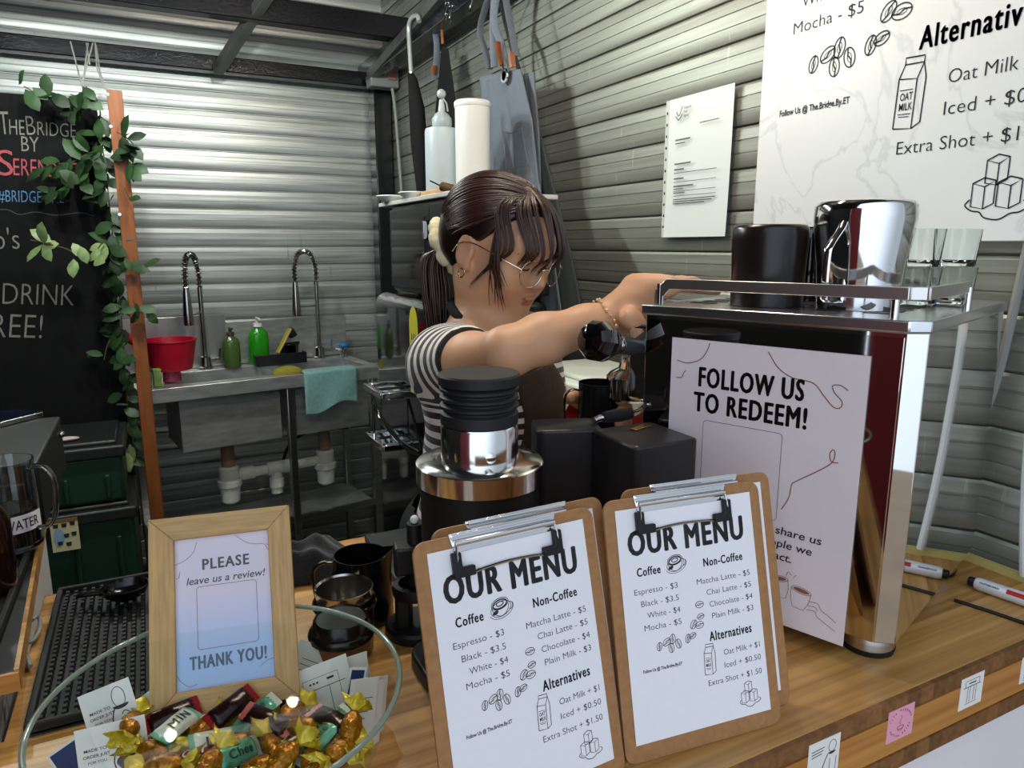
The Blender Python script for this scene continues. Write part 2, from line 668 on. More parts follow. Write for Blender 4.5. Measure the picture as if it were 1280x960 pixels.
MB().box((.95, .70, .46), (.04, .55, .93)).build('end_panel', mat('white_panel', '#ffffff'), t)
MB().box((-.42, .54, .46), (.04, .25, .93)).build('end_panel', mat('white_panel', '#ffffff'), t)
MB().box((.986, .69, CT + .004), (.008, .6, .012)).build('wall_bead', mat('yellow_bead', '#c9bb72', .4), t)
# ------------------------------------------------------------------ printed menus
INKG = mat('title_ink', '#4b4a4b', .7)


def bean(mb, x, y, r, rot, m):
    mb.ribbon(arc(x, y, r, r * .66, 0, 360, 18, rot), .5, m, closed=True)
    mb.ribbon(arc(x, y, r * .5, r * .25, 0, 360, 12, rot), .25, m, closed=True)
    c, s_ = math.cos(math.radians(rot)), math.sin(math.radians(rot))
    mb.ribbon([(x - r * c, y - r * s_), (x - .3 * r * c + .15 * r * s_, y - .3 * r * s_ - .15 * r * c), (x + .3 * r * c - .15 * r * s_, y + .3 * r * s_ + .15 * r * c), (x + r * c, y + r * s_)], .6, m)


def menu_art(m, big=False):
    """the printing of a menu page; units are millimetres of a 140 x 198 page"""
    ti, a = MB(), MB()
    T = lambda s, x0, x1, y, h, b=0.0: text(a, s, x0, x1, y, h, m, b)
    text(ti, 'OUR', 9, 58, 157.5, 22, m, .055)
    text(ti, 'MENU', 66, 129, 156.5, 22, m, .055)
    T('Coffee', 15.5, 39, 139.5, 7.5, .035)
    T('Non-Coffee', 83, 125, 138, 7.5, .035)
    for s, x0, x1, y in (('Espresso - $3', 11.5, 54.5, 124.3), ('Black - $3.5', 17, 54.6, 113.6), ('White - $4', 22, 55, 103.2), ('Mocha - $5', 18, 55, 92.8),
                         ('Matcha Latte - $5', 74.5, 131.5, 123.4), ('Chai Latte - $5', 83.5, 131.5, 112.8), ('Chocolate - $4', 85.5, 132, 102), ('Plain Milk - $3', 87, 131.6, 91.5),
                         ('Oat Milk + $1', 95.5, 134.6, 57.8), ('Iced + $0.50', 95, 134.4, 46.6), ('Extra Shot + $1.50', 76.7, 134, 34.2)):
        T(s, x0, x1, y, 5.0, -.010)
    T('Alternatives', 82, 127.5, 72.3, 8.5, .035)
    T('Follow Us @ The.Bridge.By.ET', 13, 52, 58, 2.7, .02)
    # latte cup on a saucer
    L = lambda p, w=.45, c=False: a.ribbon(p, w, m, closed=c)
    L(arc(54.5, 144.5, 9, 5.6, 0, 360, 26, 12), .45, True)
    L(arc(54.8, 144, 10.8, 6.6, 190, 372, 20, 12), .4)
    L(arc(54, 148.5, 7.6, 4.2, 0, 360, 24, 10), .5, True)
    L(arc(54, 148.2, 6.2, 3.2, 0, 360, 24, 10), 1.1, True)
    L(arc(54, 148.4, 3.2, 1.6, 0, 360, 12, 10), .8, True)
    L(arc(54, 148, 7.5, 9, 190, 350, 18, 6), .5)
    L(arc(62.2, 145.5, 2.8, 3, -100, 100, 10), .5)
    a.raw([(p[0], p[1], 0) for p in arc(49.5, 142.3, 2.8, 1.5, 0, 330, 12, 20)], [tuple(range(13))], m)
    for x, y, r, o in ((75, 106, 4.2, 0), (75, 95.6, 3.6, 10), (73, 88.5, 4.4, 5), (67, 90, 4.2, 50), (60, 79, 3.8, 75), (65, 80.5, 3.6, 20),
                       (31, 77.5, 3.6, 75), (38.5, 80, 4.2, 30), (44.5, 81.5, 4.2, 80), (42.5, 74.2, 4.0, 95), (50, 76.5, 4.1, 105)):
        bean(a, x, y, r, o, m)
    # oat milk carton
    L([(74, 44.4), (74.8, 63), (77, 68), (85, 67.6), (86.3, 62), (85.6, 45.6), (82, 43.6)], .55)
    L([(74, 44.4), (82, 43.6), (82.6, 62), (74.8, 63)], .55)
    L([(82.6, 62), (85, 67.6)], .45)
    L([(77, 68), (77, 70.5), (85, 70), (85, 67.6)], .55)
    T('OAT', 76, 81.4, 54.7, 2.8, .01)
    T('MILK', 75.9, 81.6, 50.9, 2.8, .01)
    L([(75.6, 58.6), (81.4, 58.4)], .3); L([(75.6, 49.6), (81.2, 49.3)], .3); L([(76, 48.6), (80.6, 48.3)], .3)
    # ice cubes
    for x, y, s in ((109.5, 12.5, 8.2), (118.6, 12.3, 8.2), (113.8, 20.6, 7.8)):
        L([(x, y), (x + s * .55, y - 1), (x + s * .55, y + s - 1.4), (x, y + s)], .5, True)
        L([(x + s * .55, y - 1), (x + s, y + .8), (x + s, y + s + .6), (x + s * .55, y + s - 1.4)], .5)
        L([(x, y + s), (x + s * .5, y + s + 1.8), (x + s, y + s + .6)], .5)
    L(spline([(109, 15), (107.4, 13), (110, 11), (113, 10.4), (115, 8.4), (120, 7.6), (124, 9.6), (127, 10), (130, 12), (128, 14)], 5), .5)
    return ti, a


def sheet(name, w, h, m, mtl, parent, th=.0003, curl=0.0, nx=6, ny=10):
    """paper: a thin solid sheet in the local xy plane, its lower corners lifting a little"""
    mb = MB()
    vs = []
    for zz in (th, 0):
        for j in range(ny + 1):
            for i in range(nx + 1):
                x, y = w * i / nx, h * j / ny
                vs.append((x, y, zz + curl * (1 - j / ny) ** 3))
    n1 = (nx + 1) * (ny + 1)
    fs = []
    for j in range(ny):
        for i in range(nx):
            k = j * (nx + 1) + i
            fs.append((k, k + 1, k + nx + 2, k + nx + 1))
            fs.append((n1 + k, n1 + k + nx + 1, n1 + k + nx + 2, n1 + k + 1))
    edge = [i for i in range(nx + 1)] + [j * (nx + 1) + nx for j in range(1, ny + 1)] + [ny * (nx + 1) + i for i in range(nx - 1, -1, -1)] + [j * (nx + 1) for j in range(ny - 1, 0, -1)]
    for q in range(len(edge)):
        a, b = edge[q], edge[(q + 1) % len(edge)]
        fs.append((a, n1 + a, n1 + b, b))
    mb.raw(vs, fs, m)
    return mb.build(name, mtl, parent, smooth=30)


CW, CH = .1615, .222
CLIPS = [  # x, y, yaw, lean, label of the board, label of its page
    (.1590, .4112, .0471, .2616, 'hardboard clipboard at the front beside the candy bowl', 'OUR MENU page on the front clipboard beside the candy bowl'),
    (.3235, .4230, -.1128, .2478, 'hardboard clipboard at the front beside the espresso machine', 'OUR MENU page on the front clipboard beside the espresso machine'),
    (.1800, .4285, .0471, .2616, 'hardboard clipboard mostly hidden behind the one beside the candy bowl', 'menu page hidden behind the clipboard beside the candy bowl'),
    (.3540, .4395, -.1128, .2478, 'hardboard clipboard peeking out behind the one beside the espresso machine', 'menu page peeking out behind the clipboard beside the espresso machine'),
]
WIRE = mat('clip_wire', (.55, .52, .48), .2, 1.0)
for cx, cy, yaw, lean, lab, lab2 in CLIPS:
    m = frame((cx, cy, CT + .0005), yaw, lean)
    t = thing('clipboard', lab, 'clipboard', m @ V((CW / 2, 0, 0)), 'menu clipboards')
    MB().prism(rrect(CW, CH, .010), -.003, 0, m).build('board', KRAFT, t, bevel=.0004)
    # wire clip: base plate on the top edge, sprung bar, two legs ending in black grips
    c = MB()
    x0, x1 = .032, .121
    c.prism([(x0, CH - .013), (x1, CH - .013), (x1 + .003, CH + .002), (x0 - .003, CH + .002)], .0002, .0012, m)
    c.prism([(x0 - .001, CH - .001), (x1 + .001, CH - .001), (x1 + .001, CH + .0012), (x0 - .001, CH + .0012)], -.0042, .004, m)
    c.tube([m @ V((x0, CH - .006, .0035)), m @ V((x1, CH - .006, .0035))], .0028, 10)
    clip = c.build('clip', CHROME, t, bevel=.0003)
    w = MB()
    for sx, x in ((1, x0 + .001), (-1, x1 - .001)):
        w.tube(spline([m @ V((x, CH - .006, .005)), m @ V((x - sx * .001, CH - .016, .006)), m @ V((x, CH - .026, .0045)), m @ V((x + sx * .012, CH - .030, .003))], 5), .0011, 6)
    w.tube(spline([m @ V((x0 + .012, CH - .030, .003)), m @ V((.055, CH - .0285, .0028)), m @ V((.076, CH - .0275, .0026)), m @ V((.1, CH - .0285, .0028)), m @ V((x1 - .012, CH - .030, .003))], 4), .0012, 6)
    w.build('wire', WIRE, clip)
    for sx, x in ((1, x0), (-1, x1)):
        MB().prism([(x - sx * .004, CH - .012), (x + sx * .0035, CH - .012), (x + sx * .0035, CH - .0235), (x + sx * .014, CH - .0235), (x + sx * .014, CH - .031), (x - sx * .004, CH - .031)][::sx],
                   .0016, .0068, m).build('grip', MATTE, clip, bevel=.001)
    mp = m @ TR(.0105, .0150, .0004)
    p = thing('menu_page', lab2, 'menu', mp @ V((.07, 0, 0)), 'menu pages on the clipboards')
    sheet('paper', .140, .198, mp, PAPER, p, .0004)
    mm = mp @ TR(0, 0, .00062) @ Matrix.Scale(.001, 4)
    ti, a = menu_art(mm)
    ti.build('title_lettering', INKG, p, smooth=0)
    a.build('lettering', INK, p, smooth=0)

# ------------------------------------------------------------------ espresso machine
MC = V((.648, .411, 0))                     # near corner, where the mirror-bright back begins
DP = V((-.108, .294, 0)).normalized()       # along the side with the poster, towards its working face
DM = V((.315, .108, 0)).normalized()        # along the back
ON = V((-DP.y, DP.x, 0))                    # outwards from the poster side
if ON.dot(V((-1, -.3, 0))) < 0:
    ON = -ON
LP_, LM_ = .301, .333
MZ0, MZ1 = CT + .031, 1.312


def mp_(s, q, z):
    """machine point: s along the poster side, q along the back"""
    return MC + DP * s + DM * q + V((0, 0, z))


MM = Matrix(((DM.x, DP.x, 0, MC.x), (DM.y, DP.y, 0, MC.y), (0, 0, 1, 0), (0, 0, 0, 1)))   # local x along back, y along side
t = thing('espresso_machine', 'mirror-polished steel espresso machine with a poster on its side', 'espresso machine', mp_(.16, .17, CT))
CHF = .012
plan = [(.0, .0), (LM_, 0), (LM_, LP_), (-CHF, LP_), (-CHF, .016)]
MB().prism(plan, MZ0, MZ1 - .012, MM).build('body', MIRROR, t, bevel=.0012)
# mirror-steel panel on the poster side, colour darkened for the dim surroundings it reflects
SIDEP = mat('mirror_steel_darkened', (.50, .48, .46), .03, 1.0)
MB().box((-CHF - .0008, (.018 + LP_ - .004) / 2, (MZ0 + MZ1 - .016) / 2), (.002, LP_ - .022, MZ1 - MZ0 - .018), MM).build('side_panel', SIDEP, t)
tp = MB().prism([(-.002, -.002), (LM_ + .004, -.002), (LM_ + .004, LP_ + .004), (-CHF - .005, LP_ + .004), (-CHF - .004, .014)], MZ1 - .012, MZ1 - .0005, MM)
tp.build('top_tray', mat('worn_chrome', (.70, .72, .74), .24, 1.0, bump=.12, nscale=60), t, bevel=.0015)
top_part = tp
sl = MB()
for i in range(9):
    for j in range(5):
        sl.box((.05 + i * .03, .06 + j * .05, MZ1 - .0002), (.014, .028, .0006), MM)
sl.build('tray_slot', BLACK, t)
rl = MB()
zr = MZ1 + .024
o_ = -.004
path = [(o_, LP_ - .012, MZ1 - .002), (o_, LP_ - .012, zr - .012), (o_, LP_ - .024, zr), (o_, .02, zr), (.004, .006, zr), (.165, .006, zr)]


def flat_bar(mb, pts, h, th, m):
    """square-edged bar bent along a path"""
    for a, b in zip(pts[:-1], pts[1:]):
        a, b = V(a), V(b)
        d = (b - a).normalized()
        side = V((-d.y, d.x, 0)) if abs(d.z) < .7 else V((1, 0, 0))
        side.normalize()
        up = side.cross(d)
        q = [side * (i * th / 2) + up * (j * h / 2) for i, j in ((-1, -1), (1, -1), (1, 1), (-1, 1))]
        e = d * (h * .18)
        mb.raw([a - e + w_ for w_ in q] + [b + e + w_ for w_ in q], [(3, 2, 1, 0), (4, 5, 6, 7), (0, 1, 5, 4), (1, 2, 6, 5), (2, 3, 7, 6), (3, 0, 4, 7)], m)


flat_bar(rl, path, .0125, .0035, MM)
rl.build('cup_rail', mat('satin_steel', (.66, .64, .61), .32, 1.0), t, bevel=.0008)
for q in ((o_ + .002, LP_ - .012), (o_ + .003, .032), (.160, .006)):
    MB().tube([MM @ V((q[0], q[1], MZ1 - .002)), MM @ V((q[0], q[1], zr))], .0042, 12).build('rail_post', CHROME, t)
for q in ((.035, .035), (LM_ - .04, .035), (.035, LP_ - .04), (LM_ - .04, LP_ - .04)):
    f = MB().lathe([(.026, CT + .0005), (.027, CT + .006)], 28, MM @ TR(q[0], q[1], 0)).build('foot', RUBBER, t)
    MB().lathe([(.026, CT + .0062), (.026, CT + .022), (.022, MZ0 + .001)], 28, MM @ TR(q[0], q[1], 0)).build('foot_collar', STEEL, f)
# working face: panel, group head with filter holder, steam wand, drip tray
g = MB()
gq = .10
g.box((.155, LP_ + .018, 1.235), (.30, .04, .10), MM)
g.build('front_housing', MIRROR, t, bevel=.006)
g = MB()
gc = MM @ V((.068, LP_ + .070, -.030))
g.lathe([(.0, 1.202), (.031, 1.202), (.036, 1.206), (.036, 1.234), (.031, 1.240), (.02, 1.246), (.016, 1.262), (0, 1.262)], 32, Matrix.Translation(gc))
g.build('group_head', CHROME, t)
hs = V((gc.x, gc.y, 1.198))
p0 = at(822, 437, d=.905); p1 = at(774, 431, d=.865); p2 = at(735, 424, d=.825)
pf = MB()
pf.tube([p0, p1 + (p1 - p0) * .0], [.0105, .0115], 16)
pf.build('handle_sleeve', mat('grey_sleeve', '#3a3e42', .3, .3), t, bevel=.001)
dirh = (p2 - p1).normalized()
pr = [(.0, 0), (.011, .0), (.0125, .004), (.0115, .008), (.012, .012)]
MB().lathe(pr, 20, align(p1, p2)).build('handle_collar', CHROME, t)
MB().lathe([(.0, .011), (.013, .011), (.017, .016), (.0225, .027), (.0255, .038), (.0245, .048), (.019, .057), (.009, .062), (0, .063)], 10, align(p1, p2)).build('handle_knob', GLOSS, t, smooth=25)
w = MB()
s0, s1, s2, s3 = at(810, 503, d=.91), at(801, 512, d=.89), at(787, 517, d=.875), at(753, 522, d=.84)
w.tube(spline([at(816, 480, d=.93), s0, s1, s2, s3, at(742, 526, d=.83)], 6), .0042, 12)
w.build('steam_wand', CHROME, t)
MB().tube([s2 + (s3 - s2) * .0, s2 + (s3 - s2) * .45, s3], [.0075, .0085, .0062], 14).build('wand_grip', RUBBER, t)
MB().box((.155, LP_ + .08, CT + .045), (.31, .15, .028), MM).build('drip_tray', STEEL, t, bevel=.004)
MB().box((.155, LP_ + .012, CT + .11), (.30, .02, .13), MM).build('splash_plate', MIRROR, t)

# poster on the machine's side
pm = Matrix(((-DP.x, 0, ON.x, 0), (-DP.y, 0, ON.y, 0), (0, 1, 0, 0), (0, 0, 0, 1)))
po = MM @ V((-CHF - .003, .262, .967))
pm = Matrix.Translation(po) @ pm
PW, PH = .2175, .308
t = thing('poster', 'FOLLOW US TO REDEEM poster taped to the side of the espresso machine', 'poster', pm @ V((PW / 2, 0, 0)))
sheet('paper', PW, PH, pm, mat('poster_paper', '#e8dcde', .38, noise=.02, nscale=90), t, .0005)
a, b = MB(), MB()
mm = pm @ TR(0, 0, .0008) @ Matrix.Scale(.000982, 4)
INKB = mat('black_ink', '#0c0b0c', .6)
text(a, 'FOLLOW US', 37, 160, 259, 24, mm, .045)
text(a, 'TO REDEEM!', 32, 165, 229, 24, mm, .045)
text(b, '@ The.Bridge.By.ET', 62, 119, 126, 5, mm)
text(b, 'Check us out, share us', 50, 190, 106, 9, mm, .012, .12)
text(b, 'with the people we', 66, 181, 91, 9, mm, .012, .12)
text(b, 'can impact.', 95, 160, 76, 9, mm, .012, .12)
a.build('title_lettering', INKB, t, smooth=0)
b.ribbon(rrect(94, 100, 4, 4, 46, 120), .5, mm, closed=True)
b.build('lettering', INK, t, smooth=0)
c = MB()
TAN = mat('brown_line_ink', '#8d5a48', .7)
for p in ([(8, 287), (22, 285), (38, 291), (46, 302), (49, 311)], [(8, 266), (15, 267), (17, 272), (20, 276)],
          [(118, 308), (130, 292), (146, 283), (168, 280), (180, 268), (190, 258), (197, 258), (198, 265), (190, 273), (188, 280), (196, 281), (203, 277)],
          [(145, 135), (152, 150), (154, 165), (158, 170), (178, 185), (193, 198), (196, 208), (194, 213), (191, 208), (193, 200), (200, 200)]):
    c.ribbon(spline(p, 6), 1.1, mm)
# two clinking cups in two hands
for x, y, r in ((150, 40, 10), (172, 34, -6)):
    cc, ss = math.cos(math.radians(r)), math.sin(math.radians(r))
    f = lambda q: [(x + u * cc - v * ss, y + u * ss + v * cc) for u, v in q]
    c.ribbon(f([(-11, 14), (-10, 2), (-6, -8), (6, -8), (10, 2), (11, 14)]), .6, mm)
    c.ribbon(f(arc(0, 14, 11, 3.6, 0, 360, 18)), .6, mm, closed=True)
    c.raw([(p[0], p[1], 0) for p in f(arc(0, 14, 9, 2.4, 0, 350, 14))], [tuple(range(15))], mm)
for p in ([(138, 44), (133, 46), (128, 40), (120, 36)], [(138, 36), (132, 36), (128, 30), (119, 26)], [(183, 38), (192, 39), (196, 33), (206, 28), (212, 24)], [(182, 33), (190, 34), (192, 30)],
          [(181, 28), (190, 29), (192, 24), (204, 18), (212, 14)], [(156, 60), (158, 65), (162, 62)], [(164, 60), (167, 64)]):
    c.ribbon(spline(p, 4), .6, mm)
c.build('line_drawing', TAN, t, smooth=0)

# ------------------------------------------------------------------ things on the machine's tray
TZ = MZ1


def jug_profile(r0, r1, h, th=.0012, lip=.0):
    return [(0, 0), (r0 * .9, 0), (r0, .004), (r0 * 1.0, h * .25), (r0 * .97 + r1 * .03, h * .55), (r1, h * .93), (r1 + lip, h), (r1 + lip - th, h), (r1 - th, h * .93), (r0 - th, .006), (0, .005)]


# two black pitchers standing upside down side by side, one steel pitcher upside down
def inverted_pitcher(name, lab, cxy, rb, rt, h, mtl, hdl, hm):
    t = thing(name, lab, 'pitcher', (cxy[0], cxy[1], TZ), 'pitchers on the machine')
    MB().lathe([(rb - .0015, TZ + .002), (rb, TZ), (rb + .0005, TZ + .003), (rb * .6 + rt * .4, TZ + h * .42), (rt, TZ + h * .82), (rt * .985, TZ + h * .95), (rt * .93, TZ + h * .99), (rt * .8, TZ + h), (0, TZ + h)],
               40, TR(cxy[0], cxy[1], 0)).build('body', mtl, t, smooth=50)
    if hdl is not None:
        dx, dy = math.cos(hdl), math.sin(hdl)
        P = lambda r, z: V((cxy[0] + dx * r, cxy[1] + dy * r, TZ + z))
        MB().tube(spline([P(rt * .99, h * .80), P(rt + .006, h * .74), P(rt + .028, h * .60), P(rt + .034, h * .50), P(rt + .034, h * .2), P(rt + .030, h * .10), P(rb + .012, h * .08), P(rb + .004, h * .1), P(rb + .001, h * .3)], 6), .0040, 10, flat=.45).build('handle', hm, t)
    return t


jc = V((.705, .535))
inverted_pitcher('milk_pitcher', 'shiny steel milk pitcher upside down on the espresso machine', jc, .042, .052, .116, CHROME, math.radians(196), CHROME)
BRN = mat('dark_brown_enamel', '#1d1614', .28, noise=.2, nscale=20)
inverted_pitcher('black_pitcher', 'dark brown-black pitcher upside down nearest the corner of the cup rail', (.645, .610), .040, .0425, .092, BRN, None, BRN)
inverted_pitcher('black_pitcher', 'black pitcher upside down half hidden behind the steel pitcher handle', (.762, .652), .034, .035, .092, GLOSS, None, GLOSS)
# small square glasses stacked in two tiers


def glass_tumbler(loc, lab, first=None):
    if first is None:
        t = thing('glass_tumbler', lab, 'glass', loc, 'small glasses on the machine')
        mb = MB()
        ow, iw, h = .019, .0168, .043
        prof = []
        def ring(hw, r, z):
            return [(p[0] - hw, p[1] - hw, z) for p in rrect(2 * hw, 2 * hw, r, 4)]
        rings = [ring(ow * .8, .006, 0), ring(ow * .9, .007, .002), ring(ow, .005, h), ring(iw, .004, h), ring(iw * .86, .006, .009), ring(iw * .6, .006, .007)]
        n = len(rings[0])
        vs = [p for r in rings for p in r]
        fs = [tuple(range(n - 1, -1, -1))]
        for k in range(len(rings) - 1):
            for i in range(n):
                fs.append((k * n + i, k * n + (i + 1) % n, (k + 1) * n + (i + 1) % n, (k + 1) * n + i))
        fs.append(tuple((len(rings) - 1) * n + i for i in range(n)))
        mb.raw([(p[0] + loc[0], p[1] + loc[1], p[2] + loc[2]) for p in vs], fs)
        mb.build('tumbler_glass', GLASS, t, smooth=50)
        return t
    return copy_tree(first, loc, None, lab)


ga, gb = V((.800, .530, TZ + .0005)), V((.843, .515, TZ + .0005))
g0 = glass_tumbler(ga, 'lower small clear glass next to the steel pitcher')
for loc, lab in ((ga + V((0, 0, .0435)), 'upper small clear glass stacked next to the steel pitcher'),
                 (gb, 'lower small clear glass at the back end of the machine top'),
                 (gb + V((0, 0, .0435)), 'upper small clear glass stacked at the back end of the machine top'),
                 (V((.855, .580, TZ + .0005)), 'small clear glass hidden behind the stacked glasses')):
    glass_tumbler(loc, lab, g0)
# ------------------------------------------------------------------ coffee grinder: drum, steel rings, bellows, motor box
gx, gy = .289, .640
t = thing('coffee_grinder', 'black coffee grinder with steel rings, bellows on top and a square motor box', 'coffee grinder', (gx, gy, CT))
G = TR(gx, gy, 0)
MB().lathe([(0, CT + .10), (.057, CT + .10), (.061, CT + .104), (.0615, 1.1425)], 56, G).build('drum', MATTE, t)
RINGM = mat('turned_steel', (.80, .79, .77), .13, 1.0, bump=.02, nscale=3, stretch=(60, 60, 1))
MB().lathe([(.0615, 1.142), (.0655, 1.144), (.0655, 1.1635), (.063, 1.1655), (.043, 1.168)], 64, G).build('adjustment_ring', RINGM, t)
col_ = MB().lathe([(.0395, 1.1675), (.0395, 1.201), (.038, 1.2035), (.0, 1.2035)], 48, G).build('collar', RINGM, t)
kk = at(632, 561, d=.61)
kd_ = V((kk.x - gx, kk.y - gy, 0)).normalized()
kb = V((gx, gy, 1.1785)) + kd_ * .0385
MB().lathe([(0, 0), (.0045, 0), (.005, .002), (.005, .007), (.003, .008), (0, .008)], 16, align(kb, kb + kd_)).build('grub_screw', CHROME, col_)
prof = [(.035, 1.203), (.0395, 1.205), (.0395, 1.2155)]
z = 1.2155
for k in range(3):
    prof += [(.0365, z + .0022), (.0365, z + .0036), (.0400, z + .006), (.0400, z + .0085)]
    z += .0085
prof += [(.0375, z + .002), (.0412, z + .004), (.0415, z + .0125), (.040, z + .0145), (0, z + .0150)]
MB().lathe(prof, 48, G).build('bellows', mat('bellows_rubber', '#1a1a1b', .55, noise=.2, nscale=50), t, smooth=30)
# motor box
bz0, bz1 = CT + .05, 1.171
A = at(795, 560, z=bz1); B = at(868, 549, z=bz1); Cc = at(742, 536, z=bz1)
ex = (B - A); ey = (Cc - A)
ex.z = ey.z = 0
lx, ly = ex.length, ey.length
ex.normalize()
ey = V((-ex.y, ex.x, 0))
BM = Matrix(((ex.x, ey.x, 0, A.x), (ex.y, ey.y, 0, A.y), (0, 0, 1, 0), (0, 0, 0, 1)))
BOXL = ly
SATIN = mat('satin_black', '#202022', .42, noise=.15, nscale=40)
MB().prism(rrect(.086, BOXL, .008, 4), bz0, bz1, BM).build('motor_box', SATIN, t, bevel=.003)
D0 = at(672, 538, z=bz1); D1 = at(738, 536, z=bz1)
D0.z = D1.z = 0
e2 = (D1 - D0).normalized(); n2 = V((-e2.y, e2.x, 0))
BM2 = Matrix(((e2.x, n2.x, 0, D0.x), (e2.y, n2.y, 0, D0.y), (0, 0, 1, 0), (0, 0, 0, 1)))
MB().prism(rrect((D1 - D0).length + .016, .060, .010, 4), bz0, bz1 - .001, BM2).build('neck_housing', SATIN, t, bevel=.003)
lb = at(801, 535, z=bz1)
GOLD = mat('gold_label', (.72, .52, .18), .25, 1.0)
MB().box((0, 0, .0012), (.034, .009, .0016), Matrix.Translation(lb) @ RZ(.35)).build('name_plate', GOLD, t, bevel=.0005)
MB().prism(rrect(.150, .095, .03, 5, -.08, -.072), CT, CT + .018, G).build('base', BLACK, t, bevel=.003)
MB().box((gx + .03, gy + .02, CT + .07), (.07, .06, .11)).build('column', MATTE, t, bevel=.006)

# dosing stand and black slab left of the grinder
dx = at(512, 786, z=CT + .002)
dx = V((.240, .708, 0))
t = thing('dosing_stand', 'black dosing stand with a forked post on a round base, left of the grinder', 'stand', (dx.x, dx.y, CT))
Dm = TR(dx.x, dx.y, 0)
MB().lathe([(0, CT), (.034, CT), (.036, CT + .003), (.036, CT + .010), (.033, CT + .013), (0, CT + .013)], 40, Dm).build('base', BLACK, t)
MB().prism([(-.026, -.008), (-.012, -.012), (-.006, -.004), (-.006, .010), (-.022, .012)], CT + .012, CT + .050, Dm).build('post', BLACK, t, bevel=.002)
MB().lathe([(.020, CT + .047), (.026, CT + .047), (.027, CT + .053), (.026, CT + .060), (.020, CT + .060), (.020, CT + .047)], 32, Dm).build('ring', BLACK, t)
MB().prism([(-.027, -.010), (-.008, -.015), (.012, -.012), (.018, .0), (.012, .012), (-.022, .012)], CT + .075, CT + .108, Dm).build('fork', BLACK, t, bevel=.003)
MB().tube([V((dx.x, dx.y, CT + .058)), V((dx.x, dx.y, CT + .13))], .009, 14).build('stem', BLACK, t)
MB().ball((dx.x, dx.y, CT + .134), .005, 12).build('tip', WHITEP, t)
q = [at(455, 668, z=CT + .012), at(524, 656, z=CT + .012), at(545, 722, z=CT + .012), at(497, 728, z=CT + .012)]
mb = MB()
q[2] = q[1] + (q[3] - q[0]) * .95
mb.prism([(p.x, p.y) for p in q][::-1], CT + .0005, CT + .012)
o = mb.build('tamping_mat', mat('slate_black', '#1d2022', .55, noise=.2, nscale=60), None, bevel=.003)
tag(solo(o, (q[0] + q[2]) / 2 * 1.0), 'flat black tamping mat lying behind the black pitcher', 'mat')

# ------------------------------------------------------------------ pitchers and cups left of the grinder
pcx = V((.193, .766, 0))
t = thing('milk_pitcher', 'tall black milk pitcher standing open on the counter behind the steel cups', 'pitcher', (pcx.x, pcx.y, CT))
BE = mat('black_enamel', '#0d0d0f', .22)


def spouted(mb, r0, r1, h, z, c, spout_dir, m=None, n=48, th=.0013):
    """pitcher wall pulled out into a pouring lip"""
    rows = []
    levels = [(r0 * .92, 0), (r0, .004), (r0, h * .3), (r0 * .5 + r1 * .5, h * .65), (r1, h * .9), (r1 * 1.01, h), (r1 * 1.01 - th, h), (r1 - th, h * .9), (r0 - th, h * .3), (r0 - th, .006), (.0005, .006)]
    for r, zz in levels:
        k = max(0, (zz / h - .62) / .38) ** 1.6
        row = []
        for i in range(n):
            a = 2 * PI * i / n
            d = math.atan2(math.sin(a - spout_dir), math.cos(a - spout_dir))
            e = 1 + .34 * k * max(0, 1 - abs(d) / .55) ** 1.5
            row.append((c[0] + r * e * math.cos(a), c[1] + r * e * math.sin(a), z + zz + .006 * k * max(0, 1 - abs(d) / .5)))
        rows.append(row)
    vs = [p for r in rows for p in r]
    fs = [tuple(range(n - 1, -1, -1))]
    for k in range(len(rows) - 1):
        for i in range(n):
            fs.append((k * n + i, k * n + (i + 1) % n, (k + 1) * n + (i + 1) % n, (k + 1) * n + i))
    mb.raw(vs, fs, m)


mb = MB()
spouted(mb, .036, .0305, .080, CT, pcx, -.25)
mb.build('body', BE, t, smooth=50)
hd = -.25 + PI
P = lambda r, z: V((pcx.x + math.cos(hd) * r, pcx.y + math.sin(hd) * r, CT + z))
MB().tube(spline([P(.0305, .073), P(.044, .073), P(.054, .062), P(.052, .034), P(.044, .018), P(.036, .016)], 5), .004, 10, flat=.5).build('handle', BE, t)

cc = V((.158, .703, 0))
CUPST = mat('cup_steel', (.62, .60, .56), .16, 1.0)
t = thing('steel_cup', 'small steel cup nested on top of the stack beside the black pitcher', 'cup', (cc.x, cc.y, CT + .018), 'stacked steel cups')
MB().lathe([(0, CT + .018), (.024, CT + .018), (.026, CT + .021), (.0290, CT + .060), (.0305, CT + .066), (.0295, CT + .067), (.0300, CT + .0745), (.0308, CT + .0755), (.0300, CT + .076), (.0282, CT + .074), (.0278, CT + .060), (.025, CT + .024), (0, CT + .022)], 44, TR(cc.x, cc.y, 0)).build('body', CUPST, t, smooth=40)
t = thing('steel_cup', 'dark steel cup with a rolled rim under the top cup of the stack', 'cup', (cc.x, cc.y, CT), 'stacked steel cups')
MB().lathe([(0, CT), (.027, CT), (.0285, CT + .003), (.0310, CT + .050), (.0330, CT + .055), (.0340, CT + .058), (.0330, CT + .061), (.0315, CT + .060), (.0305, CT + .050), (.0275, CT + .006), (0, CT + .005)], 44, TR(cc.x, cc.y, 0)).build('body', mat('dark_steel', (.20, .19, .18), .2, 1.0), t, smooth=40)

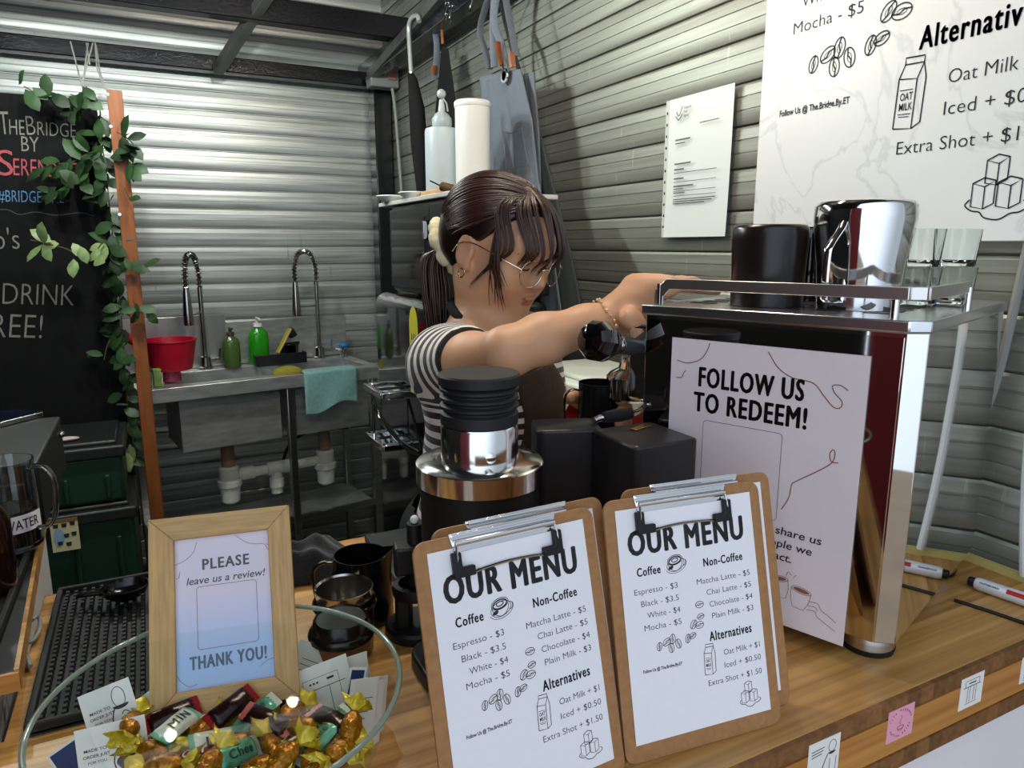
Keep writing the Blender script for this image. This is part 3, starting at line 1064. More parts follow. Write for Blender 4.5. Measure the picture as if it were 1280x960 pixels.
pp = V((.138, .633, 0))
t = thing('paper_cup', 'brown paper cup with a black plastic lid seen through the glass bowl', 'cup', (pp.x, pp.y, CT))
MB().lathe([(0, CT), (.020, CT), (.021, CT + .002), (.0265, CT + .062), (.0272, CT + .064), (0, CT + .064)], 36, TR(pp.x, pp.y, 0)).build('cup_wall', mat('brown_card', '#8a5a30', .6, noise=.25, nscale=20, stretch=(20, 20, 2)), t)
MB().lathe([(.0285, CT + .061), (.0310, CT + .062), (.0315, CT + .066), (.0300, CT + .069), (.0275, CT + .0705), (.0260, CT + .079), (.0245, CT + .081), (.023, CT + .0795), (0, CT + .079)], 40, TR(pp.x, pp.y, 0)).build('lid', mat('black_lid', '#0d0c0b', .2), t, smooth=40)
# black cloth heap at the back edge of the counter
cl = at(392, 715, z=CT + .01)
rng = random.Random(5)
mb = MB()
nn = 36
vs = []
for i in range(nn + 1):
    for j in range(nn + 1):
        u, v = i / nn * 2 - 1, j / nn * 2 - 1
        r = max(abs(u), abs(v))
        zz = .036 * (1 - r ** 2.5) * (1 + .25 * math.sin(6 * u + 3 * v) * math.cos(5 * v - 2 * u)) + .004
        vs.append((cl.x + u * .058 * (1 + .1 * math.sin(5 * v)), cl.y + .03 + v * .05 * (1 + .1 * math.sin(4 * u)), CT + max(zz, .001)))
mb.raw(vs, [(i * (nn + 1) + j, (i + 1) * (nn + 1) + j, (i + 1) * (nn + 1) + j + 1, i * (nn + 1) + j + 1) for i in range(nn) for j in range(nn)])
o = mb.build('bar_cloth', mat('black_terry', '#0c0e14', .95, noise=.5, nscale=300, bump=.6, sheen=.3), None, smooth=80)
tag(solo(o, (cl.x, cl.y + .03, CT)), 'crumpled black bar cloth lying behind the wooden photo frame', 'cloth')

# ------------------------------------------------------------------ rubber bar mats


def nub_mat(name, lab, x0, y0, x1, y1, z, dx, dy):
    t = thing(name, lab, 'bar mat', ((x0 + x1) / 2, (y0 + y1) / 2, z))
    MB().box(((x0 + x1) / 2, (y0 + y1) / 2, z + .002), (x1 - x0, y1 - y0, .004)).build('base', RUBBER, t)
    rim = MB()
    e = .006
    for c, d in ((((x0 + x1) / 2, y0 + e / 2), (x1 - x0, e)), (((x0 + x1) / 2, y1 - e / 2), (x1 - x0, e)), ((x0 + e / 2, (y0 + y1) / 2), (e, y1 - y0 - 2 * e)), ((x1 - e / 2, (y0 + y1) / 2), (e, y1 - y0 - 2 * e))):
        rim.box((c[0], c[1], z + .0065), (d[0], d[1], .011))
    rim.build('rim', RUBBER, t, bevel=.0012)
    nb = MB()
    x = x0 + e + dx * .6
    k = 0
    while x < x1 - e - dx * .3:
        y = y0 + e + dy * (.6 if k % 2 else .9)
        while y < y1 - e - dy * .3:
            nb.raw([(x - dx * .28, y - dy * .36, z + .004), (x + dx * .28, y - dy * .36, z + .004), (x + dx * .28, y + dy * .36, z + .004), (x - dx * .28, y + dy * .36, z + .004),
                    (x - dx * .18, y - dy * .26, z + .0095), (x + dx * .18, y - dy * .26, z + .0095), (x + dx * .18, y + dy * .26, z + .0095), (x - dx * .18, y + dy * .26, z + .0095)],
                   [(4, 5, 6, 7), (0, 1, 5, 4), (1, 2, 6, 5), (2, 3, 7, 6), (3, 0, 4, 7)])
            y += dy
        x += dx
        k += 1
    o = nb.build('nubs', RUBBER, t, smooth=0)
    return t


nub_mat('bar_mat', 'black nubbed rubber bar mat on the wooden counter behind the glass bowl', -.132, .695, .085, .988, CT, .0092, .0092)
# coffee scoop resting on the mat
sp = at(158, 748, z=CT + .012)
t = thing('coffee_scoop', 'black plastic coffee scoop lying on the rubber bar mat', 'scoop', (sp.x, sp.y, CT + .012))
MB().lathe([(0, .0), (.012, .001), (.020, .008), (.0225, .016), (.0235, .0165), (.0215, .0175), (.0185, .009), (.011, .003), (0, .002)], 30, TR(sp.x, sp.y, CT + .012), sx=1.15).build('bowl', mat('scoop_plastic', '#0a0a0b', .18), t, smooth=50)
hp = at(100, 750, z=CT + .012)
mb = MB()
a, b = V((sp.x - .022, sp.y, CT + .025)), V((hp.x, hp.y, CT + .018))
mb.tube([a, a + (b - a) * .5, b], [.006, .0055, .006], 10, flat=.45)
mb.build('handle', mat('scoop_plastic', '#0a0a0b'), t)

# ------------------------------------------------------------------ glass bowl with candies, cards and the framed sign
bx, by, br, bz = .027, .5185, .1275, 1.058
t = thing('glass_bowl', 'large clear glass bowl of candies and cards at the lower left', 'bowl', (bx, by, CT))
prof = [(0, CT + .002), (.056, CT + .002), (.085, CT + .018), (.106, CT + .050), (.119, CT + .082), (br * .988, bz - .002), (br, bz - .0015), (br - .0005, bz), (br - .0028, bz - .0005), (.1178, CT + .089), (.1045, CT + .058), (.0845, CT + .0275), (.058, CT + .0075), (0, CT + .006)]
MB().lathe(prof[:6], 96, TR(bx, by, 0)).build('bowl_wall', BOWLG, t, smooth=60)
MB().tube([(bx + br * math.cos(2 * PI * k / 96) * .991, by + br * math.sin(2 * PI * k / 96) * .991, bz - .002) for k in range(96)], .0021, 8, closed=True).build('rim', RIMG, t, smooth=80)

# framed review sign
fm = frame((-.0287, .5905, .9995), -.1969, .4788, .018)
FW_, FH_ = .117, .164
t = thing('photo_frame', 'light oak photo frame with a PLEASE sign leaning in the glass bowl', 'photo frame', fm @ V((FW_ / 2, 0, 0)))
wv = .0195
fr = MB()
o4 = [(0, 0), (FW_, 0), (FW_, FH_), (0, FH_)]
i4 = [(wv, wv), (FW_ - wv, wv), (FW_ - wv, FH_ - wv), (wv, FH_ - wv)]
for k in range(4):
    j = (k + 1) % 4
    vs = [(*o4[k], 0), (*o4[j], 0), (*i4[j], .0), (*i4[k], .0), (*o4[k], .014), (*o4[j], .014), (*i4[j], .012), (*i4[k], .012)]
    ob = MB().raw(vs, [(3, 2, 1, 0), (4, 5, 6, 7), (0, 1, 5, 4), (1, 2, 6, 5), (2, 3, 7, 6), (3, 0, 4, 7)], fm @ TR(0, 0, -.012)).build('moulding', OAKH if k % 2 == 0 else OAK, t, bevel=.0007)
    localize(ob, fm)
SIGNP = mat('sign_print', '#d9cfe6', .6)
nt = SIGNP.node_tree
tc = nt.nodes.new('ShaderNodeTexCoord'); sx = nt.nodes.new('ShaderNodeSeparateXYZ'); rp = nt.nodes.new('ShaderNodeValToRGB')
rp.color_ramp.elements[0].position = .20; rp.color_ramp.elements[0].color = srgb('#a9c6f2')
rp.color_ramp.elements[1].position = .62; rp.color_ramp.elements[1].color = srgb('#e6d5e2')
nt.links.new(tc.outputs['Generated'], sx.inputs[0]); nt.links.new(sx.outputs['Z'], rp.inputs[0]); nt.links.new(rp.outputs[0], nt.nodes['Principled BSDF'].inputs['Base Color'])
MB().box((FW_ / 2, FH_ / 2, -.0065), (FW_ - 2 * wv + .004, FH_ - 2 * wv + .004, .001), fm).build('sign_sheet', SIGNP, t)
MB().box((FW_ / 2, FH_ / 2, -.0105), (FW_ - .01, FH_ - .01, .002), fm).build('backing_board', KRAFT, t)
mm = fm @ TR(wv, wv, -.0058) @ Matrix.Scale(.001, 4)
a, b, c, d = MB(), MB(), MB(), MB()
text(a, 'PLEASE', 22, 61, 97, 9.5, mm, .045)
text(b, 'leave us a review!', 9, 73, 85.5, 6.2, mm, .014, .18)
text(c, 'THANK YOU!', 10, 72, 15.5, 11, mm, .045)
a.build('title_lettering', INK, t, smooth=0)
d.ribbon(rrect(49, 52, 2.5, 4, 17, 31), .5, mm, closed=True)
b.build('lettering', INK, t, smooth=0)
c.build('blue_lettering', mat('blue_ink', '#2f6484', .6), t, smooth=0)
for p in ([(0, 104), (8, 107), (15, 113), (18, 122)], [(1, 92), (3, 93), (4, 98)], [(50, 124), (58, 117), (66, 114), (74, 113), (77, 108), (78, 111), (76, 113)], [(0, 13), (4, 7), (10, 3), (16, 4)], [(66, 10), (72, 14), (78, 15)]):
    d.ribbon(spline(p, 5), .45, mm)
d.build('line_drawing', TAN, t, smooth=0)
MB().box((FW_ / 2, FH_ / 2, -.004), (FW_ - 2 * wv + .003, FH_ - 2 * wv + .003, .0012), fm).build('glazing', PANE, t)

# loyalty cards standing in the bowl, face to the customer
INKC = mat('card_ink', '#3a3a3a', .7)
NAVY = mat('navy_print', '#1c2f63', .5)
CARDP = mat('card_stock', '#efeee6', .6, noise=.03, nscale=120)


def card(px, py, d, w, h, yaw, lean, roll, art, lab):
    p = at(px, py, d=d)
    m = frame(p, yaw, lean, roll)
    t = thing('loyalty_card', lab, 'card', p, 'loyalty cards in the bowl')
    m = m @ TR(-w / 2, -h / 2, 0)
    MB().prism([(0, 0), (w, 0), (w, h), (0, h)], -.0004, 0, m).build('card_stock', CARDP, t)
    mm = m @ TR(0, 0, .0002)
    a = MB()
    if art == 'pour':
        text(a, 'MADE TO', .005, .021, h - .018, .0022, mm, .01)
        text(a, 'ORDER JUST', .004, .023, h - .0225, .0022, mm, .01)
        text(a, 'FOR YOU', .007, .02, h - .027, .002, mm)
        a.ribbon(arc(w * .72, h * .80, .005, .008, 0, 360, 18), .0005, mm, closed=True)
        a.raw([(q[0], q[1], 0) for q in arc(w * .72, h * .69, .0062, .003, 180, 360, 10)], [tuple(range(11))], mm)
        a.ribbon(spline([(w * .62, h * .69), (w * .54, h * .6), (w * .50, h * .48), (w * .52, h * .36)], 5), .0009, mm)
        a.ribbon(spline([(w * .70, h * .56), (w * .76, h * .60), (w * .84, h * .56), (w * .86, h * .5)], 5), .0007, mm)
    elif art == 'machine':
        a.ribbon([(w * .2, h * .3), (w * .2, h * .8), (w * .8, h * .8), (w * .8, h * .3)], .0005, mm)
        a.ribbon([(w * .1, h * .62), (w * .9, h * .62)], .0006, mm)
        a.ribbon([(w * .35, h * .62), (w * .35, h * .1)], .0005, mm)
        a.ribbon([(w * .62, h * .62), (w * .62, h * .1)], .0005, mm)
        for k in range(3):
            a.ribbon([(w * (.3 + .06 * k), h * .72), (w * (.335 + .06 * k), h * .72)], .0016, mm)
        a.ribbon([(w * .6, h * .73), (w * .72, h * .73)], .002, mm)
        text(a, 'EST. 2023', w * .3, w * .7, h * .86, .0018, mm) if False else None
    elif art == 'navy':
        MB().prism([(.002, .002), (w - .002, .002), (w - .002, h - .002), (.002, h - .002)], .0, .0003, m).build('navy_panel', NAVY, t)
        a.ribbon(spline([(w * .3, h * .1), (w * .45, h * .35), (w * .4, h * .6), (w * .6, h * .8)], 5), .002, m @ TR(0, 0, .0005))
        a.build('pattern', mat('pale_print', '#c9b9a4', .5), t, smooth=0)
        return
    elif art == 'text':
        for k in range(4):
            a.ribbon([(w * .15, h * (.7 - .1 * k)), (w * (.85 - .07 * k), h * (.7 - .1 * k))], .0006, mm)
    if a.v:
        a.build('printing', INKC, t, smooth=0)


card(142, 903, .505, .040, .058, -.35, .35, .33, 'pour', 'white card with a pouring glass sketch, tilted at the left inside the bowl')
card(143, 950, .480, .050, .056, -.25, .3, .12, 'pour', 'white card with a wine pouring sketch in front of the tilted card on the left')
card(176, 925, .515, .06, .055, -.3, .35, .62, '', 'blank white card standing between the frame corner and the left-hand cards')
card(110, 955, .525, .045, .05, -.3, .3, .55, 'navy', 'white and navy card lowest at the left side of the bowl')
card(398, 845, .600, .06, .05, -.05, .3, -.55, 'text', 'white printed card tipped to the right, directly beside the frame')
card(405, 868, .565, .052, .055, .0, .25, .12, 'machine', 'white card with a coffee machine sketch beside the frame')
card(424, 850, .610, .06, .04, .0, .3, .1, 'navy', 'navy card mostly hidden behind the coffee machine card')
card(440, 858, .585, .034, .055, .2, .2, -.06, '', 'plain white card standing behind the narrow navy card')
card(441, 875, .560, .016, .055, .1, .2, -.32, 'navy', 'narrow navy card with a pale figure on the right of the bowl')
card(452, 890, .550, .028, .056, .3, .2, -.30, 'text', 'white card leaning outwards right of the narrow navy card')
card(462, 893, .556, .028, .054, .45, .2, -.36, '', 'second white card leaning outwards at the right side of the bowl')
card(468, 886, .570, .028, .054, .5, .2, -.36, '', 'outermost white card against the right side of the bowl')

# candies
AMBER = mat('amber_foil', '#b8780f', .2, .5, noise=.6, nscale=170, bump=1.0)
GOLDF = mat('gold_cellophane', '#ead23a', .14, .15, noise=.2, nscale=200, bump=.9, trans=.35)
MINT = mat('mint_wrapper', '#7fc0a0', .2, .2, noise=.35, nscale=60, bump=.4, col2='#1c6b49')
CREAM = mat('cream_wrapper', '#d8dccb', .22, .1, noise=.2, nscale=60, bump=.4)
COFFEE = mat('brown_wrapper', '#2c1512', .2, .25, noise=.4, nscale=80, bump=.5)
REDW = mat('red_wrapper', '#8e1420', .25, .1, noise=.2, nscale=60)
rng = random.Random(11)


def twist_candy():
    t = thing('toffee', 'gold toffee in a twisted yellow wrapper', 'candy', (0, 0, 0), 'candies in the bowl')
    mb = MB()
    n = 18
    vs = []
    xs = [-.013 + .026 * k / 16 for k in range(17)]
    rs = [max(.0035, .0086 * (1 - (abs(x) / .0145) ** 3)) * (1 + rng.uniform(-.10, .08)) for x in xs]
    mb.tube([(x, 0, 0) for x in xs], rs, n, flat=.8)
    mb.build('toffee_body', AMBER, t, smooth=60)
    for s in (-1, 1):
        f = MB()
        N = 20
        rows = []
        for k, (x, r) in enumerate(((.012, .0022), (.0142, .0028), (.0185, .0080), (.0240, .0125))):
            rows.append([(s * (x + (.0022 * math.sin(5 * q * 2 * PI / N) if k == 3 else 0)), r * math.cos(2 * PI * q / N) * (1 + .28 * math.sin(4 * 2 * PI * q / N) * (k > 1)), .55 * r * math.sin(2 * PI * q / N) * (1 + .3 * math.cos(5 * 2 * PI * q / N) * (k > 1))) for q in range(N)])
        f.raw([p for r in rows for p in r], [(k * N + q, k * N + (q + 1) % N, (k + 1) * N + (q + 1) % N, (k + 1) * N + q) for k in range(3) for q in range(N)])
        f.build('twist', GOLDF, t, smooth=70, solid=.0004)
    return t


def pillow_candy(mtl, endm, letters, lab, w=.034, h=.017):
    t = thing('wrapped_candy', lab, 'candy', (0, 0, 0), 'candies in the bowl')
    mb = MB()
    nx, ny = 16, 10
    top, bot = [], []
    for i in range(nx + 1):
        for j in range(ny + 1):
            u, v = i / nx * 2 - 1, j / ny * 2 - 1
            e = min(1, (1 - abs(u)) / .22)
            zz = .0062 * math.sqrt(max(0, 1 - v * v)) * math.sqrt(max(0, min(1, (1 - abs(u) * .8))) if e >= 1 else max(0, e) * .6)
            x = u * w / 2 + (.0006 * (-1) ** j if abs(u) > .99 else 0)
            top.append((x, v * h / 2, zz + .0003))
            bot.append((x, v * h / 2, -zz - .0003))
    N = (nx + 1) * (ny + 1)
    fs = []
    for i in range(nx):
        for j in range(ny):
            k = i * (ny + 1) + j
            fs += [(k, k + ny + 1, k + ny + 2, k + 1), (N + k, N + k + 1, N + k + ny + 2, N + k + ny + 1)]
    mb.raw(top + bot, fs)
    mb.build('wrapper', mtl, t, smooth=70)
    if endm:
        for s in (-1, 1):
            MB().box((s * (w / 2 + .0015), 0, 0), (.006, h * .96, .0007)).build('crimp', endm, t)
    if letters:
        a = MB()
        lm = MB()
        # lettering wraps over the pillow: put it on a bowed patch
        vs, f2 = [], []
        tb = MB()
        text(tb, letters[0], -.0105, .0105, -.0035, .007, Matrix.Identity(4), .03)
        vs = [(x, y, .00695 * math.sqrt(max(0, 1 - (y / (h / 2)) ** 2)) * math.sqrt(max(0, 1 - abs(x / (w / 2)) * .8)) + .0004) for x, y, z in tb.v]
        a.raw(vs, tb.f)
        a.build('lettering', letters[1], t, smooth=0)
    return t


LETW = mat('pale_lettering', '#e8e0d0', .4)
LETG = mat('dark_green_lettering', '#0e2c1f', .4)
protos = [(twist_candy(), 'toffee'), (pillow_candy(MINT, CREAM, ('Chee', LETG), 'mint'), 'mint'),
          (pillow_candy(COFFEE, REDW, None, 'brown'), 'brown'), (pillow_candy(REDW, COFFEE, ('KOPI', LETW), 'red'), 'red'),
          (pillow_candy(CREAM, MINT, ('MIN', LETG), 'cream'), 'cream')]
LABS = {'toffee': 'gold twist-wrapped toffee in the candy heap', 'mint': 'green mint candy with dark lettering in the candy heap', 'brown': 'dark brown wrapped coffee candy in the candy heap',
        'red': 'red wrapped candy with pale lettering in the candy heap', 'cream': 'cream and green wrapped candy in the candy heap'}
spots = []
# the candies the photo shows, by where they lie (pixel), kind and turn
SHOWN = [(165, 912, 'toffee', 1.3), (190, 935, 'toffee', 2.3), (238, 945, 'red', -.1), (255, 905, 'toffee', .6), (222, 912, 'cream', .9), (215, 895, 'brown', 0.2), (268, 925, 'cream', .5),
         (290, 890, 'brown', .5), (318, 893, 'mint', .35), (335, 905, 'brown', -.7), (296, 942, 'mint', .6), (300, 922, 'toffee', .2), (340, 935, 'toffee', 1.7), (365, 885, 'toffee', .7), (378, 905, 'toffee', -.5),
         (355, 955, 'toffee', .4), (398, 925, 'mint', .5), (415, 905, 'brown', -1.0), (425, 938, 'toffee', .6), (390, 950, 'toffee', 1.4), (320, 960, 'toffee', 0), (262, 965, 'toffee', .9), (210, 960, 'toffee', -.4), (440, 915, 'toffee', 1.1)]
n = 0
by_kind = {}
pd = dict((k, p) for p, k in protos)
used = {}


def put_candy(kind, loc, rot, lab):
    global n
    if kind not in used:
        o = pd[kind]
        used[kind] = o
        o.location = loc
        o.rotation_euler = rot
        o['label'] = lab
    else:
        copy_tree(pd[kind], loc, rot, lab)


WHERE = ['nearest the left-hand cards', 'in the front row', 'under the frame', 'on the right side', 'in the middle']
placed = []
for px, py, kind, rz in SHOWN:
    z = 1.008
    p = at(px, py, z=z)
    d = V((p.x - bx, p.y - by, 0))
    if d.length > .088:
        d = d.normalized() * .088
        p = V((bx + d.x, by + d.y, z))
    for it in range(30):
        for q in placed:
            e = V((p.x - q.x, p.y - q.y, 0))
            if e.length < .0175:
                p += (e.normalized() if e.length > 1e-4 else V((1, 0, 0))) * .003
    p.z = 1.004 + .010 * rng.random()
    placed.append(V(p))
    put_candy(kind, p, (rng.uniform(-.5, .5) + .35, rng.uniform(-.4, .4), rz), LABS[kind])
for lay, z, R_ in ((0, .990, .080), (1, .977, .066)):
    k = 0
    for i in range(200):
        a_, r_ = rng.random() * 2 * PI, R_ * math.sqrt(rng.random())
        p = V((bx + r_ * math.cos(a_), by + r_ * math.sin(a_), z + rng.uniform(-.002, .002)))
        if any((V((p.x - q.x, p.y - q.y, 0))).length < .026 for q in placed if abs(q.z - z) < .008):
            continue
        placed.append(V(p))
        kd = rng.choice(['toffee', 'toffee', 'brown', 'mint', 'cream'])
        put_candy(kd, p, (rng.uniform(-.4, .4), rng.uniform(-.3, .3), rng.random() * 6), LABS[kd])

# ------------------------------------------------------------------ stickers on the fascia
STK = mat('white_sticker', '#eceae4', .4, noise=.03, nscale=60)
PINK = mat('pink_sticker', '#e8a2b8', .4)
PINKI = mat('pink_sticker_ink', '#7c2b48', .6)
for quad, mtl, art, lab in ((((1010, 932), (1049, 917), (1047, 975), (1008, 990)), STK, 'pour', 'white pour-over sketch sticker on the counter fascia, lowest in the row'),
                            (((1110, 892), (1143, 877), (1140, 915), (1108, 931)), PINK, 'cup', 'pink square coffee sticker on the counter fascia'),
                            (((1203, 849), (1230, 839), (1226, 877), (1197, 889)), STK, 'machine', 'white sticker with a coffee machine sketch on the counter fascia'),
                            (((1279, 821), (1312, 809), (1306, 840), (1273, 856)), STK, 'text', 'white sticker cut by the right edge of the view')):
    yf = .3798
    P = [at(*q, y=yf) for q in quad]
    x0, x1 = (P[0].x + P[3].x) / 2, (P[1].x + P[2].x) / 2
    z1, z0 = (P[0].z + P[1].z) / 2, (P[2].z + P[3].z) / 2
    w, h = x1 - x0, z1 - z0
    m = frame((x0, yf, z0), 0)
    t = thing('sticker', lab, 'sticker', (x0, yf, z0), 'stickers on the counter fascia')
    MB().box((w / 2, h / 2, 0), (w, h, .0004), m).build('sticker_film', mtl, t)
    a = MB()
    mm = m @ TR(0, 0, .0005)
    if art == 'cup':
        for s, rr, a0, a1 in (('life happens', .40, 160, 20), ('coffee helps', .40, 200, 340)):
            L_ = len(s)
            for k, chh in enumerate(s):
                if chh == ' ':
                    continue
                an = math.radians(a0 + (a1 - a0) * k / (L_ - 1))
                up = an - PI / 2 if a1 < a0 else an + PI / 2
                text(a, chh, w / 2 + w * rr * math.cos(an), .9, h / 2 + h * rr * math.sin(an), .0026, mm, .02, rot=up, align_='c')
        a.ribbon(arc(w / 2, h * .38, w * .13, h * .05, 0, 360, 16), .0004, mm, closed=True)
        a.ribbon(arc(w / 2, h * .40, w * .12, h * .12, 180, 360, 12), .0004, mm)
        a.ribbon(spline([(w * .5, h * .46), (w * .46, h * .58), (w * .53, h * .66), (w * .5, h * .76)], 4), .0004, mm)
        a.build('printing', PINKI, t, smooth=0)
    else:
        if art == 'machine':
            a.ribbon(rrect(w * .6, h * .2, .001, 3, w * .2, h * .68), .0005, mm, closed=True)
            a.ribbon([(w * .12, h * .68), (w * .88, h * .68)], .0006, mm)
            for q in (.32, .42, .58, .68):
                a.ribbon([(w * q, h * .68), (w * q, h * .2)], .0005, mm)
            a.ribbon([(w * .25, h * .15), (w * .75, h * .15)], .0005, mm)
            a.ribbon([(w * .35, h * .78), (w * .65, h * .78)], .0014, mm)
        elif art == 'pour':
            for k in range(3):
                a.ribbon([(w * .1, h * (.82 - .06 * k)), (w * (.5 - .04 * k), h * (.84 - .06 * k))], .0007, mm)
            a.ribbon(arc(w * .75, h * .80, w * .12, h * .12, 0, 360, 16), .0005, mm, closed=True)
            a.raw([(q[0], q[1], 0) for q in arc(w * .75, h * .68, w * .12, h * .05, 180, 360, 10)], [tuple(range(11))], mm)
            a.ribbon(spline([(w * .62, h * .66), (w * .5, h * .45), (w * .46, h * .25)], 5), .0009, mm)
            a.raw([(q[0], q[1], 0) for q in arc(w * .42, h * .2, w * .14, h * .06, 0, 180, 8)], [tuple(range(9))], mm)
            a.ribbon([(w * .7, h * .55), (w * .7, h * .15), (w * .9, h * .15), (w * .9, h * .55)], .0005, mm)
        else:
            for k in range(3):
                a.ribbon([(w * .12, h * (.3 - .1 * k)), (w * .8, h * (.3 - .1 * k))], .0007, mm)
        a.build('printing', INKC, t, smooth=0)

# ------------------------------------------------------------------ marker pens and lead at the foot of the right wall
pa, pb = at(1212, 726, z=CT + .009), at(1330, 766, z=CT + .009)
pa += (pa - pb).normalized() * -.001
d_ = (pb - pa).normalized()
PENW = mat('pen_barrel', '#d9dadd', .35, .2)
t = thing('marker_pen', 'white marker pen with a red and black print lying behind the espresso machine', 'pen', (pa + pb) / 2 - V((0, 0, .009)))
am = align(pa, pb)
MB().lathe([(0, .006), (.0068, .006), (.0082, .010), (.0085, .10), (.0075, .103), (0, .103)], 24, am).build('barrel', PENW, t)
MB().lathe([(0, -.002), (.0055, -.002), (.0062, .0), (.0062, .0065), (0, .0065)], 20, am).build('end_plug', BLACK, t)
MB().lathe([(.0088, .102), (.0088, .136), (.0075, .139), (0, .139)], 24, am).build('cap', mat('red_cap', '#b01822', .35), t)
a, b = MB(), MB()
um = Matrix.Translation(pa) @ Matrix(((d_.x, -d_.y, 0, 0), (d_.y, d_.x, 0, 0), (0, 0, 1, 0), (0, 0, 0, 1)))
# printing is wrapped round the upper, customer-facing side of the barrel
def wrap(src, off):
    out = MB()
    vs = []
    for x, y, z in src.v:
        an = y / .0088 - .9
        vs.append(um @ V((x, math.sin(an) * (.00872 + off), math.cos(an) * (.00872 + off))))
    out.raw(vs, src.f)
    return out
s1, s2 = MB(), MB()
text(s1, 'WHITEBOARD', .012, .034, -.0015, .0024, Matrix.Identity(4), .02)
text(s1, 'PEN', .068, .082, -.0015, .003, Matrix.Identity(4), .03)
nq = 10
s2.raw([(.042 + .022 * i / nq, y, 0) for y in (-.003, 0, .003) for i in range(nq + 1)], [(j * (nq + 1) + i, j * (nq + 1) + i + 1, (j + 1) * (nq + 1) + i + 1, (j + 1) * (nq + 1) + i) for j in range(2) for i in range(nq)])
wrap(s1, .0001).build('lettering', INKB, t, smooth=0)
wrap(s2, .0).build('red_band', mat('red_print', '#b01822', .4), t, smooth=0)
# dark lead along the counter behind the machine
lp = [at(1130, 728, z=CT + .002), at(1165, 742, z=CT + .002), at(1200, 752, z=CT + .002), at(1240, 765, z=CT + .002), at(1300, 786, z=CT + .002)]
lp = [at(1193, 750, z=CT + .0022), at(1215, 757, z=CT + .0022), at(1240, 765, z=CT + .0022), at(1275, 777, z=CT + .0022), at(1330, 796, z=CT + .0022)]
o = MB().tube(spline(lp, 5), .0022, 8).build('cable', BLACK)
tag(solo(o, lp[2]), 'thin black cable lying on the counter in front of the marker pen', 'cable')
# grey hose standing by the right wall
hz = [V((.968, .430, 1.75)), V((.968, .455, 1.5)), V((.970, .477, 1.3)), V((.970, .474, 1.15)), V((.972, .468, 1.05)), V((.976, .460, .962))]
o = MB().tube(spline(hz, 6), .0055, 10).build('cable', mat('pale_cable', '#d0d1cc', .5))
tag(solo(o, hz[3]), 'pale cable hanging down the right wall, seen in the mirror back of the espresso machine', 'cable')
hz = [V((.985, .500, 1.62)), V((.985, .510, 1.45)), V((.990, .519, 1.34)), V((.990, .540, 1.165)), V((.984, .60, 1.05)), V((.975, .62, .962))]
o = MB().tube(spline(hz, 6), .0055, 10).build('cable', mat('grey_cable', '#8d8f8c', .5))
tag(solo(o, hz[2]), 'grey cable slanting down the slatted wall to the back of the espresso machine', 'cable')
# ------------------------------------------------------------------ right wall: menu board, notice
bm = frame((.9815, .971, 1.386), -PI / 2)
BW, BH = .140 * 3.5, .198 * 3.6
t = thing('menu_board', 'large white marble-look menu board on the right wall above the espresso machine', 'menu board', (.985, .971 - BW / 2, 1.386))
MARB = mat('marble_print', '#e6ebec', .35, noise=.0, nscale=3)
nt = MARB.node_tree
tc = nt.nodes.new('ShaderNodeTexCoord'); wv_ = nt.nodes.new('ShaderNodeTexNoise'); wv_.inputs['Scale'].default_value = 4; wv_.inputs['Detail'].default_value = 8; wv_.inputs['Distortion'].default_value = 2.2
rp = nt.nodes.new('ShaderNodeValToRGB')
e = rp.color_ramp.elements
e[0].position = .485; e[0].color = srgb('#e6ebec'); e[1].position = .53; e[1].color = srgb('#e6ebec')
q = e.new(.505); q.color = srgb('#d4dadc')
nt.links.new(tc.outputs['Object'], wv_.inputs['Vector']); nt.links.new(wv_.outputs['Fac'], rp.inputs[0]); nt.links.new(rp.outputs[0], nt.nodes['Principled BSDF'].inputs['Base Color'])
MB().box((BW / 2, BH / 2, -.006), (BW, BH, .012), bm).build('board', MARB, t, bevel=.001)
mm = bm @ TR(0, 0, .0006) @ Matrix.Diagonal((.0035, .0036, .0035, 1))
ti, a = menu_art(mm, True)
ti.build('title_lettering', INKB, t, smooth=0)
a.build('lettering', INKB, t, smooth=0)
# licence notice in a punched plastic sleeve
P0, P1, P2, P3 = at(827, 298, x=.988), at(910, 294, x=.988), at(917, 106, x=.988), at(833, 125, x=.988)
nw, nh = (P0.y - P1.y + P3.y - P2.y) / 2, (P3.z - P0.z + P2.z - P1.z) / 2
nm = frame((.988, (P0.y + P3.y) / 2, (P0.z + P1.z) / 2), -PI / 2)
t = thing('wall_notice', 'printed notice in a clear punched sleeve on the right wall, left of the menu board', 'notice', nm @ V((nw / 2, 0, 0)))
sheet('paper', nw - .012, nh, nm @ TR(.012, 0, 0), mat('notice_paper', '#e4ecea', .5), t, .0004, .004)
mb = MB()
mb.box((.006, nh / 2, .0), (.012, nh, .0008), nm)
mb.build('binder_strip', mat('sleeve_plastic', '#cfd6d2', .25), t)
a = MB()
for k in range(11):
    a.raw([(q[0], q[1], .0006) for q in arc(.005, nh * (.08 + .083 * k), .0022, .0032, 0, 330, 9)], [tuple(range(10))], nm)
a.build('punched_hole', DARKFRAME, t, smooth=0)
a = MB()
nn = nm @ TR(0, 0, .006)
for k, s in enumerate(('Singapore', 'Food', 'Agency')):
    text(a, s, .062, .7, nh * (.91 - .028 * k), .0055, nn, .01, align_='l')
a.ribbon(spline([(.040, nh * .90), (.048, nh * .87), (.058, nh * .93)], 5), .0022, nn)
a.ribbon(spline([(.038, nh * .87), (.048, nh * .84), (.058, nh * .88)], 5), .0022, nn)
